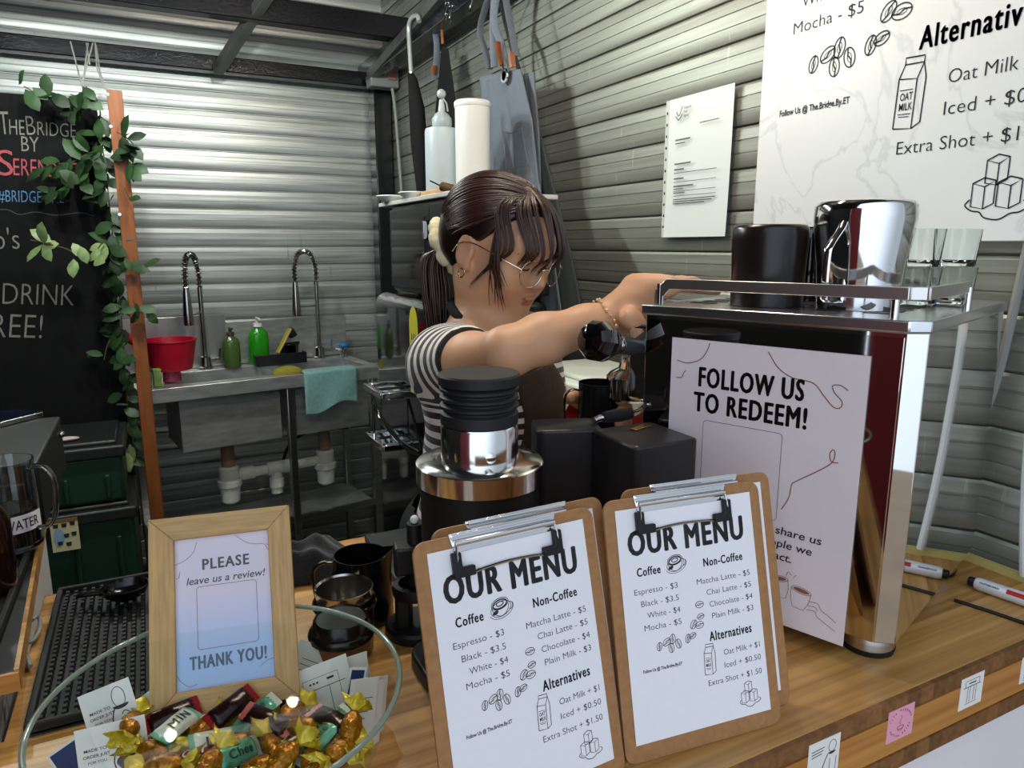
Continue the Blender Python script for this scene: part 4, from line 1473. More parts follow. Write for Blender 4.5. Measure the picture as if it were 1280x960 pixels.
for x0, x1, y, w in ((.04, .085, .70, .003), (.04, .07, .675, .002), (.04, .09, .53, .003), (.04, .07, .49, .003), (.04, nw - .03, .465, .0015), (.04, .07, .425, .003), (.04, nw - .03, .40, .0012), (.04, .10, .37, .003),
                     (.04, nw - .03, .335, .0012), (.04, .07, .35, .002), (.04, .075, .322, .002), (.04, nw - .03, .30, .0012), (.04, nw - .03, .275, .002), (.04, nw - .04, .26, .002), (.04, nw - .06, .245, .002), (.11, nw - .03, .79, .0018)):
    a.ribbon([(x0, nh * y), (x1, nh * y)], w, nn)
a.build('printing', mat('notice_ink', '#5c6462', .7), t, smooth=0)

# ------------------------------------------------------------------ hanging things by the right wall
GREYC = mat('grey_canvas', '#666e79', .85, noise=.14, nscale=260, bump=.15)
GREYD = mat('dark_canvas', '#3f4746', .8, noise=.2, nscale=200, bump=.15)
BLKC = mat('black_canvas', '#08080a', .9, noise=.3, nscale=200, bump=.15)
LEATH = mat('tan_leather', '#84481f', .5, noise=.2, nscale=60)


def cloth(rows, n, amp, folds, phase, th=.002):
    """hanging cloth: rows of (left point, right point) from top to bottom; folds waving out of its plane"""
    mb = MB()
    fine = []
    R = len(rows)
    sub = 8
    for i in range(R - 1):
        for k in range(sub):
            f = k / sub
            f2 = f
            fine.append((rows[i][0].lerp(rows[i + 1][0], f2), rows[i][1].lerp(rows[i + 1][1], f2)))
    fine.append(rows[-1])
    vs = []
    for j, (a, b) in enumerate(fine):
        d = (b - a)
        nrm = V((-d.y, d.x, 0)).normalized() if V((d.x, d.y, 0)).length > 1e-4 else V((1, 0, 0))
        g = j / len(fine)
        for i in range(n + 1):
            u = i / n
            w = amp * (.25 + .75 * g) * (math.sin(folds * u * 2 * PI + phase + 1.1 * g) + .35 * math.sin(folds * 2.3 * u * 2 * PI + 2 + 3 * g))
            vs.append(a + d * u + nrm * w)
    m_ = n + 1
    mb.raw(vs, [(j * m_ + i, j * m_ + i + 1, (j + 1) * m_ + i + 1, (j + 1) * m_ + i) for j in range(len(fine) - 1) for i in range(n)])
    return mb


xa = .885
hook = at(618, -25, x=xa)
t = thing('apron', 'light grey canvas apron with a steel eyelet hanging by the right wall', 'apron', at(650, 390, x=xa))
rows = [(at(599, 96, x=xa), at(650, 86, x=xa)), (at(604, 150, x=xa), at(664, 150, x=xa)), (at(608, 220, x=xa), at(672, 225, x=xa)), (at(613, 300, x=xa), at(690, 310, x=xa)), (at(620, 400, x=xa), at(704, 410, x=xa))]
cloth(rows, 30, .006, 2.2, .4).build('bib', GREYC, t, smooth=80, solid=.003)
rows = [(at(655, 92, x=xa + .02), at(667, 90, x=xa + .02)), (at(660, 160, x=xa + .03), at(674, 165, x=xa + .03)), (at(668, 230, x=xa + .03), at(676, 250, x=xa + .03))]
cloth(rows, 8, .003, 1, 0).build('side_flap', GREYC, t, smooth=80, solid=.003)
pk = [at(628, 165, x=xa - .014), at(652, 160, x=xa - .014), at(660, 205, x=xa - .014), at(633, 212, x=xa - .014)]
mb = MB()
mb.tube([pk[0], (pk[0] + pk[1]) / 2 + V((0, 0, -.008)), pk[1]], .0012, 6).tube([pk[1], pk[2]], .0012, 6).tube([pk[3], pk[2]], .0012, 6).tube([pk[0], pk[3]], .0012, 6)
mb.build('pocket_stitching', mat('stitch', '#5d6672', .8), t)
ey = at(631, 95, x=xa - .013)
MB().lathe([(.0115, -.002), (.0185, -.002), (.0195, .0), (.0185, .003), (.0115, .003), (.0115, -.002)], 28, Matrix.Translation(ey) @ Matrix.Rotation(-PI / 2, 4, 'Y') @ Matrix.Rotation(0, 4, 'X')).build('eyelet', CHROME, t)
sm = MB()
for p in ([(632, 90), (628, 60), (618, 30), (620, 0), (626, -25)], [(612, 86), (606, 62), (600, 40), (606, 12), (618, -20)], [(645, 70), (640, 40), (634, 10), (630, -20)], [(618, 84), (616, 40), (618, 0), (622, -22)]):
    pts = spline([at(a_, b_, x=xa) for a_, b_ in p], 6)
    sm.tube(pts, .010, 8, flat=.18)
sm.build('strap', GREYC, t)
lm = MB()
for p in ([(628, 82), (624, 68), (622, 52)], [(641, 84), (640, 72), (639, 66)]):
    lm.tube([at(a_, b_, x=xa - .012) for a_, b_ in p], .0085, 8, flat=.3)
lm.build('leather_tab', LEATH, t)
MB().tube([at(629, 78, x=xa - .014), at(630, 88, x=xa - .016)], .0025, 8).build('snap_hook', CHROME, t)
t = thing('apron', 'dark grey coated apron hanging behind the light grey one by the right wall', 'apron', at(690, 390, x=.94))
rows = [(at(650, 120, x=.935), at(664, 120, x=.935)), (at(652, 200, x=.935), at(690, 230, x=.935)), (at(660, 300, x=.935), at(712, 320, x=.935)), (at(672, 410, x=.935), at(726, 400, x=.935))]
cloth(rows, 24, .007, 2, 1).build('bib', GREYD, t, smooth=80, solid=.003)
MB().tube(spline([at(660, 120, x=.935), at(640, 60, x=.93), at(626, 0, x=.90), at(624, -22, x=.89)], 5), .008, 8, flat=.2).build('strap', GREYD, t)
t = thing('apron', 'black canvas apron hanging behind the squeeze bottle', 'apron', at(560, 245, x=.92))
rows = [(at(552, 62, x=.92), at(560, 60, x=.92)), (at(545, 130, x=.92), at(572, 140, x=.92)), (at(540, 190, x=.92), at(583, 205, x=.92)), (at(535, 250, x=.92), at(590, 250, x=.92))]
cloth(rows, 16, .005, 1.6, .2).build('bib', BLKC, t, smooth=80, solid=.003)
sm = MB()
sm.tube(spline([at(543, 100, x=.915), at(546, 60, x=.91), at(542, 20, x=.90), at(548, 8, x=.9)], 5), .010, 8, flat=.2)
sm.build('strap', GREYC, t)
lm = MB()
lm.tube([at(542, 92, x=.905), at(543, 82, x=.905)], .010, 8, flat=.3)
lm.tube([at(553, 55, x=.905), at(552, 32, x=.905)], .005, 8, flat=.4)
lm.tube([at(571, 122, x=.905), at(578, 140, x=.905)], .003, 8, flat=.4)
lm.build('leather_tab', LEATH, t)
# wire hooks on the beam
for k, (px, py, lab) in enumerate(((557, 8, 'wire hook with the black apron hanging from the side beam'), (562, 12, 'second wire hook beside the black apron strap on the side beam'), (588, -2, 'wire hook ring near the grey apron at the top edge'))):
    p = at(px, py, x=.868)
    pts = [p + V((.004, .012 * math.cos(a_), .012 * math.sin(a_) + .01)) for a_ in [x * PI / 6 for x in range(-4, 9)]] + [p + V((.002, .008, -.02)), p + V((0, .001, -.036)), p + V((0, -.008, -.03))]
    o = MB().tube(spline(pts, 3), .0018, 6).build('wire_hook', CHROME)
    tag(solo(o, p), lab, 'hook', 'wire hooks on the side beam')
# umbrella with crook handle
xu = .845
t = thing('umbrella', 'closed black umbrella with a pale crook handle hanging from the side beam', 'umbrella', at(520, 250, x=xu))
MB().tube(spline([at(524, 27, x=xu), at(522, 20, x=xu), at(515, 22, x=xu), at(511, 34, x=xu), at(512, 60, x=xu), at(514, 92, x=xu)], 6), .0075, 12).build('crook_handle', mat('pale_handle', '#b9bcb8', .3, .4), t)
MB().tube([at(513, 92, x=xu), at(516, 100, x=xu), at(521, 135, x=xu), at(524, 180, x=xu), at(528, 262, x=xu)], [.010, .016, .026, .028, .012], 14).build('canopy', BLKC, t)
MB().tube([at(514, 90, x=xu), at(514, 96, x=xu)], .009, 12).build('ferrule', GOLD, t)
# junction box and lead on the corner post
jb = at(478, 97, y=3.0)
t = thing('junction_box', 'grey junction box with a red switch at the top of the corner post', 'switch box', jb)
MB().box(jb, (.12, .07, .085)).build('case', mat('grey_box', '#8b8d8a', .5, noise=.1, nscale=20), t, bevel=.006)
MB().box(jb + V((.028, -.038, .0)), (.035, .01, .03)).build('switch', mat('switch_red', '#a86a60', .4), t, bevel=.003)
pts = [at(490, 108, y=2.98), at(494, 140, y=2.97), at(498, 190, y=2.95), at(502, 248, y=2.95), at(502, 300, y=2.96)]
o = MB().tube(spline(pts, 6), .006, 8).build('cable', mat('pale_lead', '#9c9e9a', .5))
tag(solo(o, pts[2]), 'pale cable hanging from the grey junction box beside the corner post', 'cable')

# ------------------------------------------------------------------ fridge, oven and what stands on it
t = thing('mini_fridge', 'glossy black rounded mini fridge with chrome brackets under the toaster oven', 'fridge', (.76, 1.70, 0))
fz = 1.255
MB().prism(rrect(.31, .485, .05, 8, .555, 1.47), .02, fz, None).build('body', GLOSS, t, bevel=.03, seg=4)
for z in (.99, .855):
    ch = MB()
    ch.box((.527, 1.835, z + .022), (.062, .018, .016))
    ch.box((.500, 1.765, z + .022), (.016, .155, .016))
    ch.box((.527, 1.695, z + .022), (.062, .018, .016))
    ch.box((.53, 1.765, z + .01), (.05, .13, .004))
    ch.build('bracket', CHROME, t, bevel=.004)
rd = MB()
rd.tube([(.505, 1.80, .875), (.505, 1.80, 1.01)], .004, 8)
rd.tube(spline([(.505, 1.80, .985), (.51, 1.74, .945), (.53, 1.64, .905), (.552, 1.58, .89)], 6), .0035, 8)
rd.tube(spline([(.505, 1.80, .975), (.51, 1.74, .935), (.53, 1.64, .895), (.552, 1.58, .88)], 6), .0035, 8)
rd.build('rod', CHROME, t)
lb = MB()
lb.prism([(q[0], q[1]) for q in [(-.03, -.10), (.03, -.10)] + arc(0, .06, .03, .05, 0, 180, 14)], 0, .0006, frame((.5535, 1.60, 1.13), -PI / 2))
lb.build('energy_label', mat('yellow_label', '#c9c43a', .5), t)
a = MB()
lm_ = frame((.5525, 1.60, 1.13), -PI / 2)
for k in range(3):
    a.ribbon([(-.015 + .012 * k, .03), (-.011 + .012 * k, .045)], .004, lm_)
for k in range(4):
    a.ribbon([(-.024, -.01 - .02 * k), (.024, -.01 - .02 * k)], .003, lm_)
a.build('label_printing', INK, t, smooth=0)
t = thing('toaster_oven', 'black toaster oven with two knobs on top of the mini fridge', 'oven', (.78, 1.70, fz))
OV = mat('oven_black', '#121214', .3, noise=.2, nscale=30)
MB().box((.735, 1.70, fz + .118), (.26, .41, .225)).build('body', OV, t, bevel=.006)
MB().box((.602, 1.745, fz + .118), (.012, .30, .20)).build('door_frame', OV, t, bevel=.003)
MB().box((.5945, 1.745, fz + .118), (.004, .25, .15)).build('door_glass', mat('oven_glass', '#1c1917', .06, spec=.9), t)
MB().box((.600, 1.545, fz + .118), (.008, .09, .205)).build('control_panel', OV, t, bevel=.002)
for z in (fz + .16, fz + .085):
    k = MB().lathe([(0, .03), (.020, .03), (.023, .026), (.024, .0), (0, 0)], 22, Matrix.Translation((.597, 1.545, z)) @ Matrix.Rotation(-PI / 2, 4, 'Y')).build('knob', GLOSS, t)
    MB().box((.565, 1.545, z), (.006, .008, .04)).build('knob_grip', CHROME, k, bevel=.001)
for yy in (1.53, 1.87):
    MB().box((.70, yy, fz + .003), (.06, .03, .006)).build('foot', RUBBER, t)
oz = fz + .2305
# tray board on the oven
o = MB().box((.735, 1.735, oz + .006), (.275, .52, .011)).build('shelf_board', mat('pale_board', '#cfcfc6', .5, noise=.1, nscale=12), bevel=.002)
tag(solo(o, (.735, 1.735, oz)), 'pale shelf board lying on top of the toaster oven', 'shelf')
sz = oz + .0118


def dish(px, py, lab, r):
    p = at(px, py, z=sz + .005)
    o = MB().lathe([(0, .0), (r * .6, .0), (r, .014), (r * .97, .016), (r * .58, .003), (0, .003)], 30, sx=.8).build('white_dish', WHITEP, smooth=50)
    tag(o, lab, 'dish', 'white dishes on the oven')
    o.location = (p.x, p.y, sz)


dish(487, 250, 'shallow white dish at the far end of the shelf over the oven', .045)
dish(516, 246, 'shallow white dish beside the squeeze bottle on the oven shelf', .045)
p = at(548, 246, z=sz)
o = MB().box((p.x, p.y + .01, sz + .008), (.05, .12, .014)).build('wooden_block', mat('pale_wood', '#cfa574', .6, noise=.2, nscale=20), bevel=.003)
tag(solo(o, (p.x, p.y + .01, sz)), 'flat pale wooden block in front of the squeeze bottle', 'block')
a_, b_ = at(552, 233, x=.60), at(600, 245, x=.66)
t = thing('whisk', 'wooden-handled tool lying across the pale block on the oven', 'tool', (a_ + b_) / 2)
MB().tube([a_, b_], [.010, .011], 12).build('handle', mat('brown_handle', '#5d3f1c', .5, noise=.3, nscale=30), t)
MB().tube([a_, a_ + (a_ - b_).normalized() * .03 + V((0, 0, .006))], .0016, 8).build('tang', DARKFRAME, t)
sb = V((.72, 1.815, sz))
t = thing('squeeze_bottle', 'large translucent squeeze bottle with a nozzle cap on the oven shelf', 'bottle', sb)
SB = mat('frosted_plastic', '#d2dde2', .35, trans=.35)
MB().lathe([(0, 0), (.042, 0), (.045, .004), (.045, .175), (.043, .181), (.025, .184), (0, .184)], 36, Matrix.Translation(sb)).build('bottle_body', SB, t, smooth=40)
MB().lathe([(0, .184), (.023, .184), (.026, .19), (.026, .206), (.022, .212), (.017, .219), (.0095, .224), (.008, .238), (.0055, .254), (0, .255)], 28, Matrix.Translation(sb)).build('nozzle_cap', mat('clear_cap', '#d5e0e2', .25, trans=.5), t, smooth=35)
MB().ball(sb + V((.0, 0, .268)), .012, 14).tube([sb + V((.0, 0, .262)), sb + V((.011, -.006, .245)), sb + V((.014, -.007, .225))], .0025, 8).build('tip_cover', mat('clear_cap', '#d5e0e2'), t)
cb = V((.765, 1.72, sz))
t = thing('paper_canister', 'tall white canister behind the barista beside the squeeze bottle', 'canister', cb)
MB().lathe([(0, 0), (.043, 0), (.044, .002), (.044, .222), (0, .222)], 36, Matrix.Translation(cb)).build('canister_body', WHITEP, t, smooth=40)
MB().lathe([(.0445, .222), (.046, .224), (.046, .234), (.044, .237), (0, .237)], 36, Matrix.Translation(cb)).build('canister_lid', WHITEP, t, smooth=40)

# low cabinet and cool box behind the espresso machine
o_t = thing('low_cabinet', 'black low cabinet under the white and red cool box', 'cabinet', (.86, 1.26, 0))
MB().box((.86, 1.250, .475), (.23, .39, .93)).build('carcass', BLACK, o_t, bevel=.004)
MB().box((.742, 1.255, .48), (.006, .38, .88)).build('door', MATTE, o_t, bevel=.002)
t = thing('cool_box', 'red cool box with a white lid and red handle behind the barista arm', 'cool box', (.855, 1.27, .94))
REDP = mat('red_plastic', '#9c1822', .4, noise=.1, nscale=10)
MB().box((.858, 1.250, 1.005), (.205, .36, .13)).build('body', REDP, t, bevel=.012)
MB().box((.858, 1.250, 1.087), (.215, .37, .036)).box((.868, 1.250, 1.110), (.18, .33, .012)).build('lid', mat('cool_box_lid', '#dfe6dc', .45), t, bevel=.006)
MB().tube(spline([(.752, 1.13, 1.06), (.735, 1.16, 1.075), (.733, 1.24, 1.078), (.735, 1.30, 1.075), (.752, 1.33, 1.06)], 5), .012, 10).build('carry_handle', REDP, t)

# ------------------------------------------------------------------ sink unit at the back wall
SZ = .92
F0, F1 = at(172, 489, z=SZ), at(390, 466, z=SZ)
sx_ = (F1 - F0); sx_.z = 0
sx_.normalize()
sy_ = V((-sx_.y, sx_.x, 0))
SM = Matrix(((sx_.x, sy_.x, 0, F0.x), (sx_.y, sy_.y, 0, F0.y), (0, 0, 1, 0), (0, 0, 0, 1)))
SL, SD = .86, .36
t = thing('sink_unit', 'stainless steel double sink unit with backsplash at the back wall', 'sink', SM @ V((SL / 2, SD / 2, 0)))
top = MB()
# rim with two openings
B1, B2 = (.13, .47), (.53, .82)
ya, yb = .055, .30
for x0, x1, y0, y1 in ((0, SL, 0, ya), (0, SL, yb, SD), (0, B1[0], ya, yb), (B1[1], B2[0], ya, yb), (B2[1], SL, ya, yb)):
    top.box(((x0 + x1) / 2, (y0 + y1) / 2, SZ - .004), (x1 - x0, y1 - y0, .006), SM)
top.box((SL / 2, .004, SZ - .026), (SL, .008, .046), SM)
top.box((.004, SD / 2, SZ - .026), (.008, SD, .046), SM)
top.build('rim', SINKST, t, bevel=.002)
MB().box((.195, SD + .004, SZ + .10), (.36, .012, .20), SM).build('splash_panel', mat('bright_steel', (.75, .76, .75), .3, .9, noise=.2, nscale=5, stretch=(8, 1, 1)), t, bevel=.002)
MB().box((.62, SD + .012, SZ + .085), (.50, .012, .17), SM).build('backsplash', SINKST, t, bevel=.002)
for (x0, x1), dz in ((B1, .235), (B2, .235)):
    bsn = MB()
    w = .003
    zb_ = SZ - dz
    bsn.box(((x0 + x1) / 2, ya, SZ - .006 - dz / 2), (x1 - x0, w, dz), SM).box(((x0 + x1) / 2, yb, SZ - .006 - dz / 2), (x1 - x0, w, dz), SM)
    bsn.box((x0, (ya + yb) / 2, SZ - .006 - dz / 2), (w, yb - ya, dz), SM).box((x1, (ya + yb) / 2, SZ - .006 - dz / 2), (w, yb - ya, dz), SM).box(((x0 + x1) / 2, (ya + yb) / 2, zb_ - .006), (x1 - x0, yb - ya, w), SM)
    bsn.build('basin', SINKST, t)
for x, y in ((.03, .03), (.50, .03), (.835, .03), (.03, SD - .03), (.835, SD - .03)):
    MB().box((x, y, SZ / 2 - .02), (.028, .028, SZ - .04), SM).build('leg', STEEL, t, bevel=.003)
MB().box((SL / 2, .03, .36), (SL - .06, .02, .02), SM).build('lower_rail', STEEL, t)
MB().box((SL / 2, .19, .345), (SL - .05, .30, .012), SM).build('lower_shelf', SINKST, t)
# drain traps and waste pipe
PVC = mat('white_pvc', '#c9cbc4', .4, noise=.1, nscale=20)
PVCB = mat('tan_pvc', '#8a7256', .5, noise=.15, nscale=20)
t = thing('waste_pipe', 'white plastic waste pipe with two bottle traps under the sink', 'pipe', SM @ V((.45, .17, .5)))
ty = .17
for x in (.30, .675):
    z0 = SZ - .25
    p = MB().lathe([(0, z0), (.045, z0), (.03, z0 - .012), (.024, z0 - .02), (.024, z0 - .13), (0, z0 - .13)], 22, SM @ TR(x, ty, 0)).build('tailpiece', PVCB, t)
    MB().lathe([(.03, z0 - .10), (.036, z0 - .105), (.036, z0 - .15), (.044, z0 - .155), (.044, z0 - .175), (.037, z0 - .18), (.033, z0 - .235), (.02, z0 - .245), (0, z0 - .245)], 26, SM @ TR(x, ty, 0)).build('trap', PVC, t)
zp = SZ - .25 - .14
MB().tube([SM @ V((.30, ty, zp)), SM @ V((.675, ty, zp))], .019, 14).tube([SM @ V((.34, ty, zp)), SM @ V((.39, ty, zp))], .025, 14).tube([SM @ V((.44, ty, zp)), SM @ V((.54, ty, zp))], .026, 14).build('run', PVC, t)
MB().tube([SM @ V((.475, ty, zp)), SM @ V((.475, ty, zp - .10))], .022, 14).tube([SM @ V((.475, ty, zp - .04)), SM @ V((.475, ty, zp - .075))], .028, 14).build('tee', PVC, t)
o = MB().tube(spline([SM @ V((.50, .2, zp - .02)), SM @ V((.56, .22, zp + .08)), SM @ V((.68, .24, zp + .11)), SM @ V((.80, .22, zp + .1))], 5), .006, 8).build('hose', BLACK)
tag(solo(o, SM @ V((.5, .2, zp))), 'thin black hose under the sink behind the waste pipe', 'hose')


def faucet(x, y, lab, h, dirv, hook):
    base = SM @ V((x, y, SZ - .001))
    t = thing('spring_faucet', lab, 'faucet', base, 'spring faucets at the sink')
    NK = mat('nickel', (.55, .52, .48), .2, 1.0)
    P = lambda r, z: base + dirv * r + V((0, 0, z))
    MB().lathe([(0, 0), (.026, 0), (.026, .006), (.02, .01), (.018, .045), (.0125, .05)], 22, Matrix.Translation(base)).build('base', NK, t)
    MB().tube([P(0, .04), P(0, h * .72)], .0085, 14).build('riser', NK, t)
    arcp = spline([P(0, h * .70), P(.0, h * .86), P(hook * .2, h * .97), P(hook * .5, h), P(hook * .82, h * .97), P(hook, h * .86), P(hook, h * .72)], 7)
    MB().tube(arcp, .0058, 10).build('hose', mat('dark_hose', '#3a3632', .4, .6), t)
    sp_ = MB()
    # coil wound round the hose
    L_ = []
    tot = len(arcp) - 1
    turns = 26
    for i in range(turns * 8 + 1):
        f = i / (turns * 8) * tot
        k = min(int(f), tot - 1)
        c = arcp[k].lerp(arcp[k + 1], f - k)
        tg = (arcp[k + 1] - arcp[k]).normalized()
        s_ = tg.cross(V((dirv.y, -dirv.x, 0))).normalized()
        n_ = V((dirv.y, -dirv.x, 0))
        an = 2 * PI * i / 8
        L_.append(c + (s_ * math.cos(an) + n_ * math.sin(an)) * .0098)
    sp_.tube(L_, .0022, 5)
    sp_.build('spring', NK, t)
    MB().tube([P(hook, h * .73), P(hook, h * .68), P(hook, h * .46), P(hook, h * .42)], [.009, .012, .018, .017], 16).build('spray_head', NK, t)
    MB().tube([P(0, h * .5), P(hook, h * .5)], .004, 8).build('holder_arm', NK, t)
    sdv = sx_
    MB().tube([base + V((0, 0, .03)) , base + sdv * .05 + V((0, 0, .034))], .008, 10).tube([base + sdv * .05 + V((0, 0, .03)), base + sdv * .055 + V((0, 0, .075))], .0035, 8).build('lever', NK, t)


faucet(.285, .33, 'left spring faucet seen end-on behind the red dipper', .43, (-FWD + RIGHT * .06).normalized(), .13)
faucet(.735, .33, 'right spring faucet with a tall arch over the sink', .44, (-sx_ - sy_ * .35).normalized(), .105)

# things on the sink
RED = mat('red_dipper', '#b3102c', .4, noise=.08, nscale=12)
dp = at(214, 455, z=SZ)
dp = SM @ V((.125, .11, SZ + .004))
o_ = dp
t = thing('water_dipper', 'red plastic water dipper with a stub handle standing on the sink rim', 'dipper', dp)
lift = .04
MB().lathe([(0, lift), (.066, lift), (.068, lift + .004), (.085, lift + .098), (.089, lift + .10), (.088, lift + .105), (.082, lift + .104), (.065, lift + .006), (0, lift + .005)], 36, Matrix.Translation(dp)).build('bowl', RED, t, smooth=40)
h0 = dp - sx_ * .078 + V((0, 0, lift + .088))
MB().tube([h0, h0 - sx_ * .03 + V((0, 0, .018)), h0 - sx_ * .075 + V((0, 0, .055))], [.013, .015, .016], 14).build('handle', RED, t)
MB().lathe([(.030, .0), (.027, lift)], 22, Matrix.Translation(dp)).build('foot', mat('pink_foot', '#a8435a', .5), t)
gp = SM @ V((.035, .05, SZ))
o = MB().lathe([(0, 0), (.017, 0), (.019, .08), (.0175, .08), (.016, .004), (0, .003)], 20).build('drinking_glass', GLASS, smooth=40)
tag(o, 'small clear glass at the left end of the sink rim', 'glass'); o.location = gp
o = MB().box((0, 0, .03), (.024, .03, .06)).build('sponge', mat('green_sponge', '#7f9a54', .9, noise=.2, nscale=120, bump=.3), bevel=.003)
tag(o, 'green sponge standing beside the red dipper', 'sponge'); o.location = SM @ V((.068, .05, SZ)); o.rotation_euler = (0, 0, .2)


def soap(x, y, r, h, mtl, lab, cap, z=SZ):
    base = SM @ V((x, y, z))
    t = thing('soap_bottle', lab, 'bottle', base)
    M_ = Matrix.Translation(base)
    MB().lathe([(0, 0), (r * .92, 0), (r, .005), (r, h * .62), (r * .85, h * .7), (r * .38, h * .78), (r * .36, h * .82), (0, h * .82)], 24, M_, sy=.7).build('bottle_body', mtl, t, smooth=40)
    MB().lathe([(r * .45, h * .80), (r * .45, h * .88), (r * .2, h * .89), (r * .16, h * .97), (0, h * .97)], 16, M_).tube([base + V((0, 0, h * .96)), base + V((0, 0, h * .985)) - sx_ * .004, base + V((0, 0, h * .975)) - sy_ * .03], .005, 8).build('pump', cap, t)
    return t


soap(.375, .30, .032, .155, mat('olive_soap', '#5d7a3c', .15, trans=.45), 'olive green soap bottle with a brown pump by the left faucet', mat('brown_pump', '#4c3a30', .4))
GS = mat('green_soap', '#2fa81e', .12, trans=.35)
soap(.485, .32, .038, .185, GS, 'bright green soap bottle with a white pump on the sink', WHITEP)
t = thing('sink_caddy', 'black plastic sink caddy under the bright green soap bottle', 'caddy', SM @ V((.55, .27, SZ)))
cd = MB()
for x0, x1, y0, y1 in ((.45, .65, .245, .251), (.45, .456, .251, .285), (.644, .65, .251, .285)):
    cd.box(((x0 + x1) / 2, (y0 + y1) / 2, SZ + .022), (x1 - x0, y1 - y0, .044), SM)
cd.box((.55, .268, SZ + .003), (.20, .04, .004), SM)
cd.build('tray', BLACK, t, bevel=.002)
po_ = SM @ V((.605, .325, SZ))
t = thing('small_pot', 'small dark steel pot behind the black sink caddy', 'pot', po_)
MB().lathe([(0, 0), (.03, 0), (.036, .02), (.04, .065), (.043, .07), (.04, .07), (.033, .02), (0, .006)], 26, Matrix.Translation(po_)).build('body', mat('dark_steel', (.2, .19, .18)), t, smooth=40)
MB().tube([po_ + V((0, 0, .07)) - sx_ * .04, po_ + V((0, 0, .074)) + sx_ * .045], .004, 8).build('handle', BLACK, t)
a_, b_ = SM @ V((.538, .262, SZ + .045)), SM @ V((.60, .285, SZ + .135))
t = thing('dish_brush', 'yellow handled dish brush leaning in the black sink caddy', 'brush', a_)
MB().tube([a_, a_.lerp(b_, .35), b_], [.011, .012, .013], 8, flat=.5).build('handle', mat('yellow_brush', '#a8973c', .5, noise=.1, nscale=20), t)
MB().tube([b_ + sy_ * .004, b_ + sx_ * .015 + sy_ * .01 - V((0, 0, .03))], [.014, .018], 10).build('bristles', BLACK, t)
# yellow cloth over the rim
yc = SM @ V((.50, .035, SZ + .004))
o = MB().ball(yc, (.055, .03, .026), 18).build('dish_cloth', mat('yellow_cloth', '#948a34', .9, noise=.25, nscale=70, bump=.4), smooth=80)
tag(solo(o, yc), 'yellow dish cloth bunched on the rim between the two sinks', 'cloth')
# blue tap thing at the far right
bl = SM @ V((.83, .30, SZ))
t = thing('sink_tap', 'small chrome tap with a blue top at the right end of the sink', 'tap', bl)
MB().lathe([(0, 0), (.014, 0), (.012, .035), (0, .035)], 16, Matrix.Translation(bl)).tube([bl + V((0, 0, .03)), bl - sx_ * .04 + V((0, 0, .035))], .007, 8).build('body', CHROME, t)
MB().ball(bl + V((0, 0, .05)), (.022, .022, .012), 12).build('blue_top', mat('blue_top', '#2a78c4', .4), t)
# teal towel over the front of the right basin
tw = MB()
vs = []
NX, NZ = 26, 30
x0, x1 = .545, .75
prof = [(.05, .004), (.02, .006), (-.004, .004), (-.010, -.012)]
for j in range(NZ + 1):
    g = j / NZ
    for i in range(NX + 1):
        u = i / NX
        if g < .15:
            y, z = .05 - .058 * (g / .15), SZ + .005
        else:
            q = (g - .15) / .85
            y, z = -.008 - .004 * math.sin(u * 9 + q * 3) * q, SZ + .003 - q * (.155 - .03 * u + .012 * math.sin(u * 7))
        vs.append(SM @ V((x0 + (x1 - x0) * u, y, z)))
tw.raw(vs, [(j * (NX + 1) + i, (j + 1) * (NX + 1) + i, (j + 1) * (NX + 1) + i + 1, j * (NX + 1) + i + 1) for j in range(NZ) for i in range(NX)])
o = tw.build('hand_towel', mat('teal_towel', '#86b5b0', .95, noise=.22, nscale=90, bump=.8, sheen=.3), smooth=80, solid=.005)
tag(solo(o, SM @ V((.65, 0, SZ - .15))), 'pale teal towel hanging over the front of the sink', 'towel')

# ------------------------------------------------------------------ chalkboard, post and leaves
YB = 2.60
cb_ = at(120, 125, y=YB)
m = frame((-1.35, YB, .45), 0)
t = thing('chalkboard', 'large black chalkboard with handwritten lettering behind the leafy post', 'chalkboard', (-.7, YB, .45))
BWd, BHt = cb_.x + 1.35, cb_.z - .45
MB().box((BWd / 2, BHt / 2, -.01), (BWd, BHt, .02), m).build('slate', mat('slate', '#0c0c0d', .75, noise=.35, nscale=6, spec=.2), t, bevel=.002)
mm = m @ TR(0, 0, .0008)
LC = lambda px, py: tuple((m.inverted() @ at(px, py, y=YB))[:2])
CH_W, CH_R, CH_B = mat('white_chalk', '#827f79', .95, noise=.3, nscale=300), mat('red_chalk', '#b0505a', .95, noise=.3, nscale=300), mat('blue_chalk', '#5c8fc0', .95, noise=.3, nscale=300)


def chalk(strings, mtl, nm_):
    a = MB()
    for s, (pa, pb), hpx, bold in strings:
        p, q = LC(*pa), LC(*pb)
        rot = math.atan2(q[1] - p[1], q[0] - p[0])
        text(a, s, p[0], p[0] + math.hypot(q[0] - p[0], q[1] - p[1]), p[1], hpx * .0031, mm, bold, .08, rot)
    a.build(nm_, mtl, t, smooth=0)


